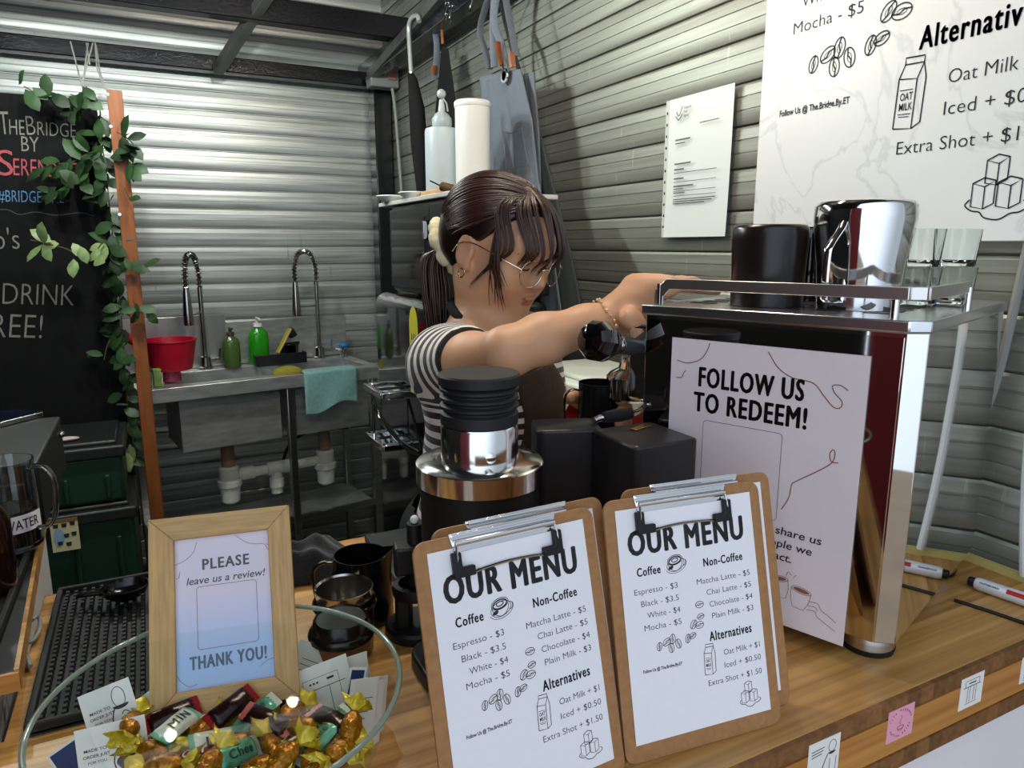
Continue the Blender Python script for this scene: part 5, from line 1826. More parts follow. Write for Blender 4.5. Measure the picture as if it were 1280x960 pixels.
chalk([('T', ((0, 168), (13, 168)), 21, -.005), ('HE', ((12, 168), (31, 169)), 14, -.005), ('B', ((34, 169), (45, 169)), 18, -.012), ('RIDGE', ((47, 169), (95, 172)), 13, -.012), ('BY', ((27, 189), (49, 190)), 14, -.005),
       ("o's", ((-8, 312), (25, 311)), 20, -.01), ('DRINK', ((3, 380), (92, 382)), 21, -.012), ('FREE!', ((-30, 421), (52, 423)), 24, -.012)], CH_W, 'white_chalk_lettering')
chalk([('S', ((-4, 219), (17, 220)), 24, -.005), ('EREN', ((17, 219), (60, 221)), 16, -.005), ('DIPITY', ((61, 221), (112, 222)), 14, -.005)], CH_R, 'red_chalk_lettering')
chalk([('#BRIDGE THE', ((-2, 252), (80, 254)), 11, -.008)], CH_B, 'blue_chalk_lettering')
a = MB()
a.ribbon(spline([LC(*q) for q in ((-20, 264), (8, 262), (24, 268), (45, 265), (70, 269), (100, 266), (118, 270))], 5), .003, mm)
a.build('chalk_line', mat('faint_chalk', '#3f3f3f', .95), t, smooth=0)
pt = at(137, 113, y=2.5)
t = thing('wooden_post', 'orange-brown wooden post at the edge of the chalkboard', 'post', (pt.x + .012, 2.5, 0))
POST = mat('orange_pine', '#8c4e22', .5, noise=.3, nscale=8, stretch=(14, 14, 1))
MB().box((pt.x + .012, 2.5, pt.z / 2), (.040, .030, pt.z)).build('timber', POST, t, bevel=.002)
sc_ = MB()
for py in (118, 158, 268):
    q = at(134 + (py - 113) * .1, py, y=2.484)
    sc_.lathe([(0, -.002), (.006, -.002), (.005, .002), (0, .002)], 12, Matrix.Translation(q) @ Matrix.Rotation(PI / 2, 4, 'X'))
sc_.build('screw', CHROME, t)
st = MB()
for pts in ([(88, 52), (100, 98), (106, 120)], [(110, 54), (104, 100)], [(116, 54), (103, 102)], [(119, 54), (121, 84), (131, 112)], [(120, 56), (125, 90), (133, 113)], [(108, 54), (112, 80)]):
    y_ = [2.72 - .21 * k / (len(pts) - 1) for k in range(len(pts))]
    st.tube([at(p[0], p[1], y=yy) for p, yy in zip(pts, y_)], .0022, 6)
o = st.build('string', mat('grey_string', '#9a9a92', .8))
tag(solo(o, at(110, 54, y=2.72)), 'thin grey strings tied from the roof frame to the wooden post', 'string')

LEAF = mat('leaf_green', '#31502a', .5, noise=.0, nscale=14, col2='#142610')
LEAFP = mat('leaf_pale', '#8ea06a', .5, nscale=30, col2='#5d7a48')
rng = random.Random(3)


def leaf(mb, p, d, n, L):
    d = d.normalized()
    s_ = d.cross(n).normalized()
    n = s_.cross(d)
    vs = [p]
    W_ = L * .30
    for u, w, c in ((.25, .75, .02), (.5, 1, .05), (.78, .7, .03), (1.0, 0, -.06)):
        if w:
            vs += [p + d * L * u + s_ * W_ * w + n * L * (c - .04 * w), p + d * L * u + n * L * c, p + d * L * u - s_ * W_ * w + n * L * (c - .04 * w)]
        else:
            vs.append(p + d * L * u + n * L * c)
    fs = [(0, 1, 2), (0, 2, 3), (1, 4, 5, 2), (2, 5, 6, 3), (4, 7, 8, 5), (5, 8, 9, 6), (7, 10, 8), (8, 10, 9)]
    mb.raw(vs, [f[::-1] for f in fs])


def vine(name, lab, paths, mtl_of):
    base = at(140, 400, y=2.47)
    t = thing(name, lab, 'plant', base)
    stem = MB()
    for pts, y_, dens, L, pale in paths:
        sp_ = spline([at(p[0], p[1], y=y_) for p in pts], 8)
        stem.tube(sp_, .0018, 5)
        fo = MB()
        for k, p in enumerate(sp_[:-1]):
            tg = (sp_[k + 1] - p)
            cnt = 1.5 * dens * tg.length / .03
            c = int(cnt) + (rng.random() < cnt % 1)
            tg.normalize()
            for q in range(c):
                a_ = rng.random() * 2 * PI
                side = (RIGHT * math.cos(a_) + V((0, 0, 1)) * math.sin(a_))
                d = (tg * .5 + side * .8 - V((0, 0, .25)) - FWD * rng.uniform(-.2, .35))
                leaf(fo, p + V((rng.uniform(-.012, .012), rng.uniform(-.025, .005), rng.uniform(-.012, .012))), d, (-FWD + V((rng.uniform(-.5, .5), rng.uniform(-.5, .5), .5 + rng.random() * .4))), L * rng.uniform(.75, 1.2))
        fo.build('foliage', LEAFP if pale else LEAF, t, smooth=40)
    stem.build('stem', mat('vine_stem', '#4a4526', .7), t)


vine('leaf_garland', 'green artificial leaf garland twined round the wooden post over the chalkboard', [
    ([(125, 138), (128, 180), (134, 230), (139, 280), (144, 330), (150, 380), (155, 440), (160, 520), (164, 590)], 2.53, 1.5, .058, False),
    ([(130, 300), (110, 325), (85, 312), (60, 305), (38, 300)], 2.48, 1.35, .062, True),
    ([(30, 108), (48, 118), (66, 124)], 2.52, .9, .058, False),
    ([(88, 118), (104, 124), (112, 138), (100, 142), (82, 132)], 2.5, 1.6, .062, False),
    ([(108, 108), (112, 125), (122, 142)], 2.5, 1.0, .055, False),
    ([(132, 185), (110, 192), (85, 205), (60, 212)], 2.52, 2.2, .062, False),
    ([(120, 200), (100, 225), (78, 240), (60, 238)], 2.52, 1.4, .062, False),
    ([(146, 165), (158, 172), (168, 185), (164, 215)], 2.46, 2.0, .058, False),
    ([(155, 235), (162, 250)], 2.46, 1.2, .05, False),
    ([(158, 325), (170, 332), (176, 334)], 2.46, 1.2, .055, False),
    ([(166, 375), (174, 390), (184, 386)], 2.46, 1.2, .055, False),
    ([(150, 400), (135, 430), (130, 450)], 2.54, 1.2, .055, False),
    ([(160, 530), (158, 550), (152, 565)], 2.48, 1.4, .062, True)], None)

# ------------------------------------------------------------------ green crates behind the side bench
GRN = mat('dark_green_plastic', '#123528', .4, noise=.2, nscale=8)


def crate(name, lab, x0, x1, y0, y1, z0, z1, grp):
    t = thing(name, lab, 'crate', ((x0 + x1) / 2, (y0 + y1) / 2, z0), grp)
    MB().box(((x0 + x1) / 2, (y0 + y1) / 2, (z0 + z1) / 2 - .02), (x1 - x0 - .02, y1 - y0 - .02, z1 - z0 - .04)).build('body', GRN, t, bevel=.012)
    MB().box(((x0 + x1) / 2, (y0 + y1) / 2, z1 - .03), (x1 - x0, y1 - y0, .035)).box(((x0 + x1) / 2, (y0 + y1) / 2, z1 - .008), (x1 - x0 - .04, y1 - y0 - .04, .015)).build('lid', BLACK if grp is None else mat('grey_lid', '#1d2120', .4), t, bevel=.006)
    mb = MB()
    for k in range(4):
        mb.box((x0 + (x1 - x0) * (k + .5) / 4, y0 + .004, (z0 + z1) / 2 - .04), (.012, .014, z1 - z0 - .11))
    mb.build('rib', GRN, t, bevel=.003)
    return t


t1 = crate('storage_crate', 'tall dark green crate with a leaflet on its front, behind the side bench', -.50, -.08, 2.20, 2.52, .0, .665, 'green crates')
crate('storage_crate', 'shallow dark green crate stacked on top of the tall crate', -.50, -.095, 2.21, 2.52, .667, .845, 'green crates')
pq = [at(70, 650, y=2.188), at(104, 638, y=2.188), at(107, 684, y=2.188), at(72, 690, y=2.188)]
m = frame((pq[3].x - .01, 2.186, pq[3].z), 0)
w_, h_ = pq[1].x - pq[0].x, pq[0].z - pq[3].z
t = thing('leaflet', 'small yellowish leaflet with pictures of pots stuck on the tall green crate', 'leaflet', m @ V((w_ / 2, 0, 0)))
MB().box((w_ / 2, h_ / 2, 0), (w_, h_, .001), m).build('paper', mat('leaflet_paper', '#d8d2a8', .6), t)
a, b, c = MB(), MB(), MB()
mm = m @ TR(0, 0, .001)
a.prism(arc(w_ * .28, h_ * .45, w_ * .2, h_ * .28, 0, 345, 16), 0, .0002, mm)
a.build('blue_picture', mat('leaflet_blue', '#8fb4d2', .6), t)
for k, (u, v) in enumerate(((.2, .75), (.5, .75), (.8, .78), (.55, .42), (.82, .45), (.3, .2), (.6, .15))):
    b.prism([(w_ * (u - .08), h_ * v), (w_ * (u + .08), h_ * v), (w_ * (u + .1), h_ * (v + .12)), (w_ * (u - .1), h_ * (v + .12))], 0, .0004, mm)
b.build('pot_picture', mat('leaflet_pots', '#22332c', .6), t)
c.prism([(0, h_ * .9), (w_, h_ * .9), (w_, h_), (0, h_)], 0, .0003, mm)
c.build('header', mat('leaflet_brown', '#8a5a2c', .6), t)
sp_ = at(83, 561, z=.85)
sp_.y = 2.27
sp_.x = -.245
o = MB().ball((sp_.x, sp_.y, .852), (.04, .014, .006), 14).build('soap_dish', mat('pale_pink', '#c9b0ac', .6))
tag(solo(o, sp_), 'small pale oval dish on the upper green crate', 'dish')

# ------------------------------------------------------------------ side bench at the left
BZ = 1.0
e0, e1 = at(24, 838, z=BZ), at(69, 570, z=BZ)
t = thing('side_bench', 'black-topped side bench with a thin wooden edge and white end at the left', 'bench', (-.35, 1.1, 0))
out = [(-.62, e0.y), (e0.x - .004, e0.y), (e1.x - .004, e1.y), (-.62, e1.y)]
MB().prism(out, BZ - .018, BZ).build('top', BLACK, t, bevel=.001)
MB().prism([(e0.x - .004, e0.y), (e0.x, e0.y), (e1.x, e1.y), (e1.x - .004, e1.y)], BZ - .018, BZ + .002).build('edge_band', BAMBOO, t)
MB().box(((e0.x - .62) / 2, e0.y - .002, BZ - .009), (e0.x + .62, .004, .018)).build('front_band', BAMBOOF, t)
MB().prism([(-.60, e0.y + .05), (e0.x - .035, e0.y + .05), (e1.x - .03, e1.y - .01), (-.60, e1.y - .01)], .0, BZ - .019).build('carcass', mat('white_panel', '#ffffff'), t)
# its rubber mat, running with the bench edge
nub_mat('bar_mat', 'black nubbed rubber bar mat lying on the side bench under the water jug', -.36, .735, -.157, 1.09, BZ + .0005, .0092, .0092)
# the box and phone
bt = 1.1
t = thing('cash_drawer', 'black metal cash box at the far end of the side bench', 'box', (-.30, 1.255, BZ))
MB().box((-.345, 1.26, BZ + .047), (.385, .30, .092)).build('case', MATTE, t, bevel=.003)
MB().box((-.345, 1.108, BZ + .04), (.36, .006, .06)).build('drawer_front', BLACK, t, bevel=.002)
kp = at(66, 553, x=-.150)
MB().ball((-.150, 1.37, BZ + .07), .006, 10).build('lock', CHROME, t)
pm_ = at(-16, 531, z=BZ + .094)
t = thing('phone', 'dark smartphone with a blue screen lying on the black cash box', 'phone', (pm_.x, pm_.y, BZ + .0935))
M_ = TR(pm_.x, pm_.y, BZ + .0937) @ RZ(-.75)
MB().prism(rrect(.072, .15, .009, 5, -.036, -.075), 0, .008, M_).build('body', mat('phone_rim', (.6, .6, .6), .25, 1.0), t, bevel=.001)
MB().prism(rrect(.068, .146, .008, 5, -.034, -.073), .008, .0085, M_).build('screen', mat('phone_glass', '#101a38', .08, col2='#05060c', nscale=9), t)
# water jug
jb_ = at(16, 684, z=BZ + .0105)
t = thing('water_jug', 'clear jug labelled WATER standing on the side bench mat', 'jug', jb_)
M_ = Matrix.Translation(jb_)
MB().lathe([(0, 0), (.030, 0), (.033, .003), (.034, .006), (.0325, .10), (.034, .112), (.0325, .112), (.0308, .10), (.0315, .008), (0, .006)], 40, M_).build('jug_body', GLASS, t, smooth=45)
MB().lathe([(0, .0075), (.0306, .0085), (.0303, .052), (0, .052)], 36, M_).build('contents', mat('dark_water', '#2a211c', .1, trans=.5), t)
hv = RIGHT
MB().tube(spline([jb_ + hv * .032 + V((0, 0, .104)), jb_ + hv * .05 + V((0, 0, .106)), jb_ + hv * .062 + V((0, 0, .09)), jb_ + hv * .06 + V((0, 0, .05)), jb_ + hv * .05 + V((0, 0, .03)), jb_ + hv * .033 + V((0, 0, .026))], 6), .0035, 10, flat=.8).build('handle', GLASS, t)
lbm = MB()
wrapv = []
s1 = MB()
text(s1, 'WATER', -.020, .022, -.006, .012, Matrix.Identity(4), .008)
def wrap_jug(src, r, a0):
    o = MB()
    o.raw([jb_ + (-FWD * math.cos(x / r + a0) + RIGHT * math.sin(x / r + a0)) * r + V((0, 0, y + .038)) for x, y, z in src.v], src.f)
    return o
q = MB()
nx = 14
q.raw([(-.027 + .056 * i / nx, y, 0) for y in (-.011, .011) for i in range(nx + 1)], [(i, i + 1, nx + 2 + i, nx + 1 + i) for i in range(nx)])
wrap_jug(q, .0346, 1.0).build('label', PAPER, t, smooth=60)
wrap_jug(s1, .0350, 1.0).build('label_lettering', INK, t, smooth=0)
db = at(-14, 735, z=BZ + .011)
t = thing('dark_bottle', 'dark brown bottle cut off by the left edge of the view', 'bottle', (db.x, db.y, BZ + .0105))
MB().lathe([(0, 0), (.026, 0), (.028, .003), (.028, .075), (.022, .09), (.011, .10), (.011, .12), (0, .12)], 30, TR(db.x, db.y, BZ + .0105)).build('bottle_body', mat('brown_glass', '#1c0f0b', .1), t, smooth=40)
MB().lathe([(.0125, .118), (.0125, .134), (0, .134)], 20, TR(db.x, db.y, BZ + .0105)).build('cap', BLACK, t)
# grey flex between bench and counter
pts = [at(40, 775, z=.97), at(48, 770, z=.965), at(50, 785, z=.957), at(42, 800, z=.9555), at(30, 806, z=.9555), at(33, 820, z=.956), at(38, 833, z=.956)]
o = MB().tube(spline(pts, 6), .0022, 8).build('cable', mat('grey_cable', '#a8a9a6'))
tag(solo(o, pts[2]), 'looped grey cable between the side bench and the bar mat', 'cable')
# ------------------------------------------------------------------ the barista
class Field:
    """smooth union of soft shapes on a grid, turned into one continuous surface"""

    def __init__(s, lo, hi, h):
        s.lo, s.h = np.array(lo, np.float32), h
        s.n = np.ceil((np.array(hi) - s.lo) / h).astype(int) + 1
        s.ax = [s.lo[i] + h * np.arange(s.n[i], dtype=np.float32) for i in range(3)]
        s.d = np.ones(s.n, np.float32)

    def block(s, lo, hi, mg=.05):
        sl = []
        for i in range(3):
            a = int(max(0, (lo[i] - mg - s.lo[i]) // s.h))
            b = int(min(s.n[i], (hi[i] + mg - s.lo[i]) // s.h + 2))
            if b <= a:
                return None
            sl.append(slice(a, b))
        X, Y, Z = np.meshgrid(s.ax[0][sl[0]], s.ax[1][sl[1]], s.ax[2][sl[2]], indexing='ij')
        return tuple(sl), np.stack([X, Y, Z], -1)

    @staticmethod
    def smin(a, b, k):
        if k <= 0:
            return np.minimum(a, b)
        h = np.maximum(k - np.abs(a - b), 0) / k
        return np.minimum(a, b) - h * h * k * .25

    def add(s, f, lo, hi, k=.02):
        b = s.block(lo, hi)
        if b is None:
            return
        sl, P = b
        s.d[sl] = s.smin(s.d[sl], f(P), k)

    def cut(s, f, lo, hi, k=.01):
        b = s.block(lo, hi)
        if b is None:
            return
        sl, P = b
        s.d[sl] = -s.smin(-s.d[sl], f(P), k)

    def limb(s, a, b, ra, rb, k=.02, flat=None):
        a, b = np.array(a, np.float32), np.array(b, np.float32)
        r = max(ra, rb)
        s.add(lambda P: cone(P, a, b, ra, rb), np.minimum(a, b) - r, np.maximum(a, b) + r, k)

    def chain(s, pts, rs, k=.02):
        for i in range(len(pts) - 1):
            s.limb(pts[i], pts[i + 1], rs[i], rs[i + 1], k)

    def surface(s):
        D = s.d
        ins = D < 0
        nx, ny, nz = D.shape
        c = np.zeros((nx - 1, ny - 1, nz - 1), np.uint8)
        for i in (0, 1):
            for j in (0, 1):
                for k in (0, 1):
                    c += ins[i:nx - 1 + i, j:ny - 1 + j, k:nz - 1 + k]
        act = np.argwhere((c > 0) & (c < 8))
        idx = -np.ones(c.shape, np.int64)
        idx[tuple(act.T)] = np.arange(len(act))
        acc = np.zeros((len(act), 3), np.float64)
        cnt = np.zeros(len(act))
        cor = [(i, j, k) for i in (0, 1) for j in (0, 1) for k in (0, 1)]
        for a in cor:
            for ax in range(3):
                if a[ax]:
                    continue
                b = list(a); b[ax] = 1
                A = act + np.array(a); B = act + np.array(b)
                da, db = D[tuple(A.T)], D[tuple(B.T)]
                m = (da < 0) != (db < 0)
                t = da[m] / (da[m] - db[m])
                p = A[m].astype(float)
                p[:, ax] += t
                acc[m] += p
                cnt[m] += 1
        vs = acc / cnt[:, None] * s.h + s.lo
        fs = []
        for ax in range(3):
            o1, o2 = [(1, 2), (2, 0), (0, 1)][ax]
            sa = [slice(1, -1)] * 3; sb = [slice(1, -1)] * 3
            sa[ax] = slice(0, -1); sb[ax] = slice(1, None)
            e = np.argwhere(ins[tuple(sa)] != ins[tuple(sb)])
            if len(e) == 0:
                continue
            off = np.ones(3, int); off[ax] = 0
            e = e + off
            u = np.zeros(3, int); u[o1] = 1
            w = np.zeros(3, int); w[o2] = 1
            q = [idx[tuple((e - u - w).T)], idx[tuple((e - w).T)], idx[tuple(e.T)], idx[tuple((e - u).T)]]
            Q = np.stack(q, 1)
            inside_low = ins[tuple(e.T)]
            Q[~inside_low] = Q[~inside_low][:, ::-1]
            fs.append(Q[(Q >= 0).all(1)])
        return vs, np.concatenate(fs)


def cone(P, a, b, ra, rb):
    d = b - a
    t = np.clip(((P - a) @ d) / max(float(d @ d), 1e-9), 0, 1)
    q = P - a - t[..., None] * d
    return np.sqrt((q * q).sum(-1)) - (ra + (rb - ra) * t)


def ell(P, c, r):
    q = (P - np.array(c, np.float32)) / np.array(r, np.float32)
    k0 = np.sqrt((q * q).sum(-1)) + 1e-9
    q2 = (P - np.array(c, np.float32)) / (np.array(r, np.float32) ** 2)
    return k0 * (k0 - 1) / (np.sqrt((q2 * q2).sum(-1)) + 1e-9)


def np3(v):
    return np.array((v[0], v[1], v[2]), np.float32)


def surf_obj(name, F, mtl, parent, smooth_it=2, attrs=None):
    vs, fs = F.surface()
    me = bpy.data.meshes.new(name)
    off = WORLD[parent.name]
    me.from_pydata([], [], [])
    me.clear_geometry()
    # light relaxing of the grid steps
    n = len(vs)
    ed = np.concatenate([fs[:, [0, 1]], fs[:, [1, 2]], fs[:, [2, 3]], fs[:, [3, 0]]])
    for it in range(smooth_it):
        acc = np.zeros_like(vs); c = np.zeros(n)
        for a, b in ((0, 1), (1, 0)):
            np.add.at(acc, ed[:, a], vs[ed[:, b]])
            np.add.at(c, ed[:, a], 1)
        vs = vs * .5 + .5 * acc / np.maximum(c, 1)[:, None]
    me.from_pydata([tuple(p) for p in (vs - np.array(off))], [], [tuple(int(i) for i in f) for f in fs])
    me.update()
    for an, fn in (attrs or {}).items():
        at_ = me.attributes.new(an, 'FLOAT', 'POINT')
        at_.data.foreach_set('value', fn(vs.astype(np.float32)).astype(np.float32))
    me.polygons.foreach_set('use_smooth', [True] * len(me.polygons))
    o = bpy.data.objects.new(name, me)
    COL.objects.link(o)
    o.parent = parent
    me.materials.append(mtl)
    return o


def attr_mat(name, attr, stops, rough, interp='LINEAR', **kw):
    m = mat(name, stops[0][1], rough, **kw)
    nt = m.node_tree
    at_ = nt.nodes.new('ShaderNodeAttribute')
    at_.attribute_name = attr
    rp = nt.nodes.new('ShaderNodeValToRGB')
    rp.color_ramp.interpolation = interp
    e = rp.color_ramp.elements
    e[0].position, e[0].color = stops[0][0], srgb(stops[0][1])
    e[1].position, e[1].color = stops[1][0], srgb(stops[1][1])
    for p, c in stops[2:]:
        q = e.new(p); q.color = srgb(c)
    nt.links.new(at_.outputs['Fac'], rp.inputs[0])
    nt.links.new(rp.outputs[0], nt.nodes['Principled BSDF'].inputs['Base Color'])
    return m


def heading(deg):
    a = math.radians(deg) + YAW
    return V((math.sin(a), math.cos(a), 0))


# joints, in the place
PEL = at(600, 690, d=1.25); PEL.z = .86
NECK = at(611, 412, d=1.165)
CHEST = NECK.lerp(PEL, .42)
RS = at(556, 455, d=1.085)
RE = at(634, 440, d=.86)
RWR = at(771, 394, d=.945)
LS = at(655, 432, d=1.275)
LE = at(694, 600, d=1.30)
LW = at(742, 552, d=1.06)
BF, BR = heading(116), heading(206)
# head frame: f forward, r to her right, u up
pit = math.radians(21)
hf0 = heading(127)
hr = heading(217)
HFWD = hf0 * math.cos(pit) - V((0, 0, 1)) * math.sin(pit)
HUP = hf0 * math.sin(pit) + V((0, 0, 1)) * math.cos(pit)
HC = at(625, 306, d=1.145)
HS = .94
Hm = np.stack([np3(HFWD), np3(hr), np3(HUP)], 1)     # columns


def to_head(P):
    return ((P - np3(HC)) @ Hm) / HS


def from_head(f, r, u):
    return HC + (HFWD * f + hr * r + HUP * u) * HS


def head_sdf(P):
    q = to_head(P)
    S = Field.smin
    d = ell(q, (-.012, 0, .026), (.096, .074, .078))
    d = S(d, ell(q, (.030, 0, -.030), (.060, .060, .078)), .03)
    d = S(d, ell(q, (.056, 0, -.088), (.026, .026, .020)), .035)
    for s in (-1, 1):
        d = S(d, ell(q, (.052, s * .034, -.036), (.028, .026, .026)), .03)
        d = S(d, ell(q, (.010, s * .048, -.068), (.030, .014, .024)), .03)
    d = S(d, ell(q, (.068, 0, .022), (.020, .046, .024)), .025)
    # eye hollows, lids
    for s in (-1, 1):
        d = -S(-d, ell(q, (.098, s * .033, -.003), (.016, .019, .011)), .014)
        d = S(d, ell(q, (.0735, s * .033, -.004), (.0125, .0155, .0095)), .006)
    # nose
    d = S(d, cone(q, np3((.080, 0, .004)), np3((.1005, 0, -.030)), .0068, .0090), .012)
    for s in (-1, 1):
        d = S(d, ell(q, (.0925, s * .0095, -.034), (.0085, .0062, .0060)), .007)
    # lips
    d = S(d, ell(q, (.0835, 0, -.0585), (.0105, .0200, .0048)), .006)
    d = S(d, ell(q, (.0815, 0, -.0665), (.0105, .0165, .0052)), .005)
    # ears
    for s in (-1, 1):
        e = ell(q, (-.008, s * .0765, -.012), (.0185, .0075, .0300))
        e = -S(-e, ell(q, (-.004, s * .0850, -.008), (.0115, .0060, .0190)), .004)
        e = S(e, ell(q, (-.001, s * .0735, -.036), (.0085, .0060, .0095)), .006)
        d = S(d, e, .008)
    return d * HS


SKIN = attr_mat('skin', 'lip', [(0, '#cc9a76'), (1, '#a4524a')], .48, sss=.12)
person = thing('person', 'woman barista in a striped T-shirt and brown apron, reaching over the espresso machine', 'person', (PEL.x, PEL.y, 0))
lo = np.min([np3(p) for p in (PEL, NECK, RS, RE, RWR, LS, LE, LW, HC)], 0) - .16
hi = np.max([np3(p) for p in (PEL, NECK, RS, RE, RWR, LS, LE, LW, HC)], 0) + .16
lo[2] = .70
hi[2] = HC.z + .14
hi[0] = max(hi[0], at(880, 375, d=.96).x + .02)
F = Field(lo, hi, .0036)
hcn = np3(HC)
F.add(head_sdf, hcn - .12, hcn + .12, .01)
nk0 = from_head(-.022, 0, -.055)
F.limb(nk0, NECK + V((0, 0, -.01)), .047, .050, .03)
F.limb(NECK + V((0, 0, -.02)), RS + V((0, 0, -.005)) - (RS - NECK) * .08, .048, .040, .05)
F.limb(NECK + V((0, 0, -.02)), LS + V((0, 0, -.005)) - (LS - NECK) * .08, .048, .040, .05)


def torso(P, grow=0.0, cx=0.0):
    """chest, waist and hips: an oval tube along the spine"""
    a, b = np3(NECK - V((0, 0, .045))), np3(PEL)
    d = b - a
    t = np.clip(((P - a) @ d) / float(d @ d), 0, 1)
    q = P - a - t[..., None] * d
    f = q @ np3(BF); r = q @ np3(BR)
    z = q[..., 2]
    f = f - (.018 * np.exp(-((t - .30) / .22) ** 2)).astype(np.float32)
    w = np.interp(t, [0, .18, .45, .68, 1], [.118, .150, .135, .122, .152]).astype(np.float32) + grow
    dp = np.interp(t, [0, .18, .40, .68, 1], [.062, .088, .090, .080, .098]).astype(np.float32) + grow
    k = np.sqrt((r / w) ** 2 + (f / dp) ** 2 + (z / .06) ** 2)
    return (k - 1) * np.minimum(w, dp) * .9


tlo = np.minimum(np3(NECK), np3(PEL)) - .18
thi = np.maximum(np3(NECK), np3(PEL)) + .18
F.add(torso, tlo, thi, .04)
# right arm
F.chain([np3(RS), np3(RS.lerp(RE, .5) + V((0, 0, -.004))), np3(RE)], [.043, .038, .0295], .02)
fo = RE.lerp(RWR, .3) + V((0, 0, .002))
F.chain([np3(RE), np3(fo), np3(RE.lerp(RWR, .7)), np3(RWR)], [.0295, .0305, .0255, .0205], .015)


def hand(F, wrist, tips, knuck, thumb, th=.0235):
    """palm, four fingers of their own lengths and a thumb; each finger a bent chain"""
    for kn, tp in zip(knuck, tips):
        F.limb(wrist, kn, .0195, .0118, .016)
    for i in range(len(knuck) - 1):
        F.limb(knuck[i], knuck[i + 1], .0115, .0115, .010)
    rr = (.0086, .0090, .0088, .0076)
    for i, (kn, tp) in enumerate(zip(knuck, tips)):
        F.chain([np3(kn)] + [np3(p) for p in tp], [rr[i] * 1.12, rr[i] * 1.02, rr[i] * .95, rr[i] * .78][:len(tp) + 1], .004)
    F.chain([np3(p) for p in thumb], [.0150, .0118, .0098, .0078][:len(thumb)], .008)


TZ_ = MZ1
# right hand laid over the top edge of the machine, fingers pointing along its tray
kn_c = at(812, 377, d=.925)
sd = (V((-.25, .95, 0))).normalized()          # across the knuckles, away from the viewer
fw = (RIGHT * .93 + FWD * .12).normalized()
K = [kn_c + sd * (-.030 + .0195 * i) + V((0, 0, .004 - .002 * abs(i - 1.3))) for i in range(4)]
for k_ in K:
    k_.z = max(k_.z, TZ_ + .018)
T_ = []
for i, L_ in enumerate((.060, .068, .064, .050)):
    a = K[i]
    p1 = a + fw * L_ * .48 + V((0, 0, .004))
    p2 = a + fw * L_ * .80 - V((0, 0, .002))
    p3 = a + fw * L_ * 1.05 - V((0, 0, .006))
    for p in (p1, p2, p3):
        p.z = max(p.z, TZ_ + .0095)
    T_.append((p1, p2, p3))
th0 = RWR.lerp(K[0], .35) + V((0, 0, -.010))
edge = at(800, 398, d=.905)
hand(F, np3(RWR), T_, K, [th0, at(786, 398, d=.90), at(797, 405, d=.90), at(803, 409, d=.905)])
# left arm and the hand round the black pitcher
F.chain([np3(LS), np3(LE)], [.046, .034], .02)
F.chain([np3(LE), np3(LE.lerp(LW, .4)), np3(LW)], [.035, .034, .0225], .015)
PC = at(748, 512, d=.985)            # middle of the pitcher she holds
PR = .031
up_ = V((0, 0, 1))
ang0 = math.atan2((LW - PC).y, (LW - PC).x)
Kl, Tl = [], []
for i in range(4):
    z = .020 - .0165 * i
    P_ = lambda a, r, dz=0: PC + V((math.cos(ang0 + a) * r, math.sin(ang0 + a) * r, z + dz))
    Kl.append(P_(-.55, PR + .013))
    sg = -1
    Tl.append((P_(-1.25, PR + .0105), P_(-1.9, PR + .0095), P_(-2.45, PR + .0085)))
thl = [PC + V((math.cos(ang0 + a) * (PR + r), math.sin(ang0 + a) * (PR + r), z)) for a, r, z in ((.1, .018, -.008), (.6, .014, .006), (1.15, .011, .014), (1.6, .009, .018))]
hand(F, np3(LW), Tl, Kl, thl)
body = surf_obj('body', F, SKIN, person, 2, {'lip': lambda v: np.clip(1.3 - np.abs(np.minimum(ell(to_head(v), (.0855, 0, -.0590), (.010, .0190, .0042)), ell(to_head(v), (.0835, 0, -.0668), (.010, .0155, .0046)))) / .0016, 0, 1)
                                            * (np.minimum(ell(to_head(v), (.0855, 0, -.0590), (.012, .020, .0052)), ell(to_head(v), (.0835, 0, -.0668), (.012, .0165, .0056))) < .0018)})

# striped T-shirt
SL_A, SL_B = np3(RS), np3(RS.lerp(RE, .46))
F = Field(lo, hi, .0050)
F.add(lambda P: torso(P, .014), tlo, thi, .03)
F.limb(NECK + V((0, 0, -.035)), RS, .046, .050, .05)
F.limb(NECK + V((0, 0, -.035)), LS, .046, .050, .05)
F.limb(RS, RS.lerp(RE, .60), .052, .0475, .03)
F.limb(LS, LS.lerp(LE, .5), .056, .056, .03)
# neckline and sleeve ends
nkc = np3(NECK + BF * .050 + V((0, 0, .034)))
F.cut(lambda P: ell(P, nkc, (.092, .092, .062)), nkc - .1, nkc + .1, .004)
F.cut(lambda P: cone(P, np3(nk0), np3(NECK + V((0, 0, .0))), .054, .058), np3(NECK) - .1, np3(NECK) + .12, .004)
da = np3((RE - RS).normalized())
ra = SL_B
F.cut(lambda P: np.maximum(-((P - ra) @ da), cone(P, ra, np3(RE), .11, .11)), ra - .12, ra + .15, .003)
dl = np3((LE - LS).normalized()); rl_ = np3(LS.lerp(LE, .48))
F.cut(lambda P: np.maximum(-((P - rl_) @ dl), cone(P, rl_, np3(LE), .10, .10)), rl_ - .12, rl_ + .15, .003)
tb_ = np3(PEL)
F.cut(lambda P: (P[..., 2] - .84), (lo[0], lo[1], .6), (hi[0], hi[1], .84), .002)


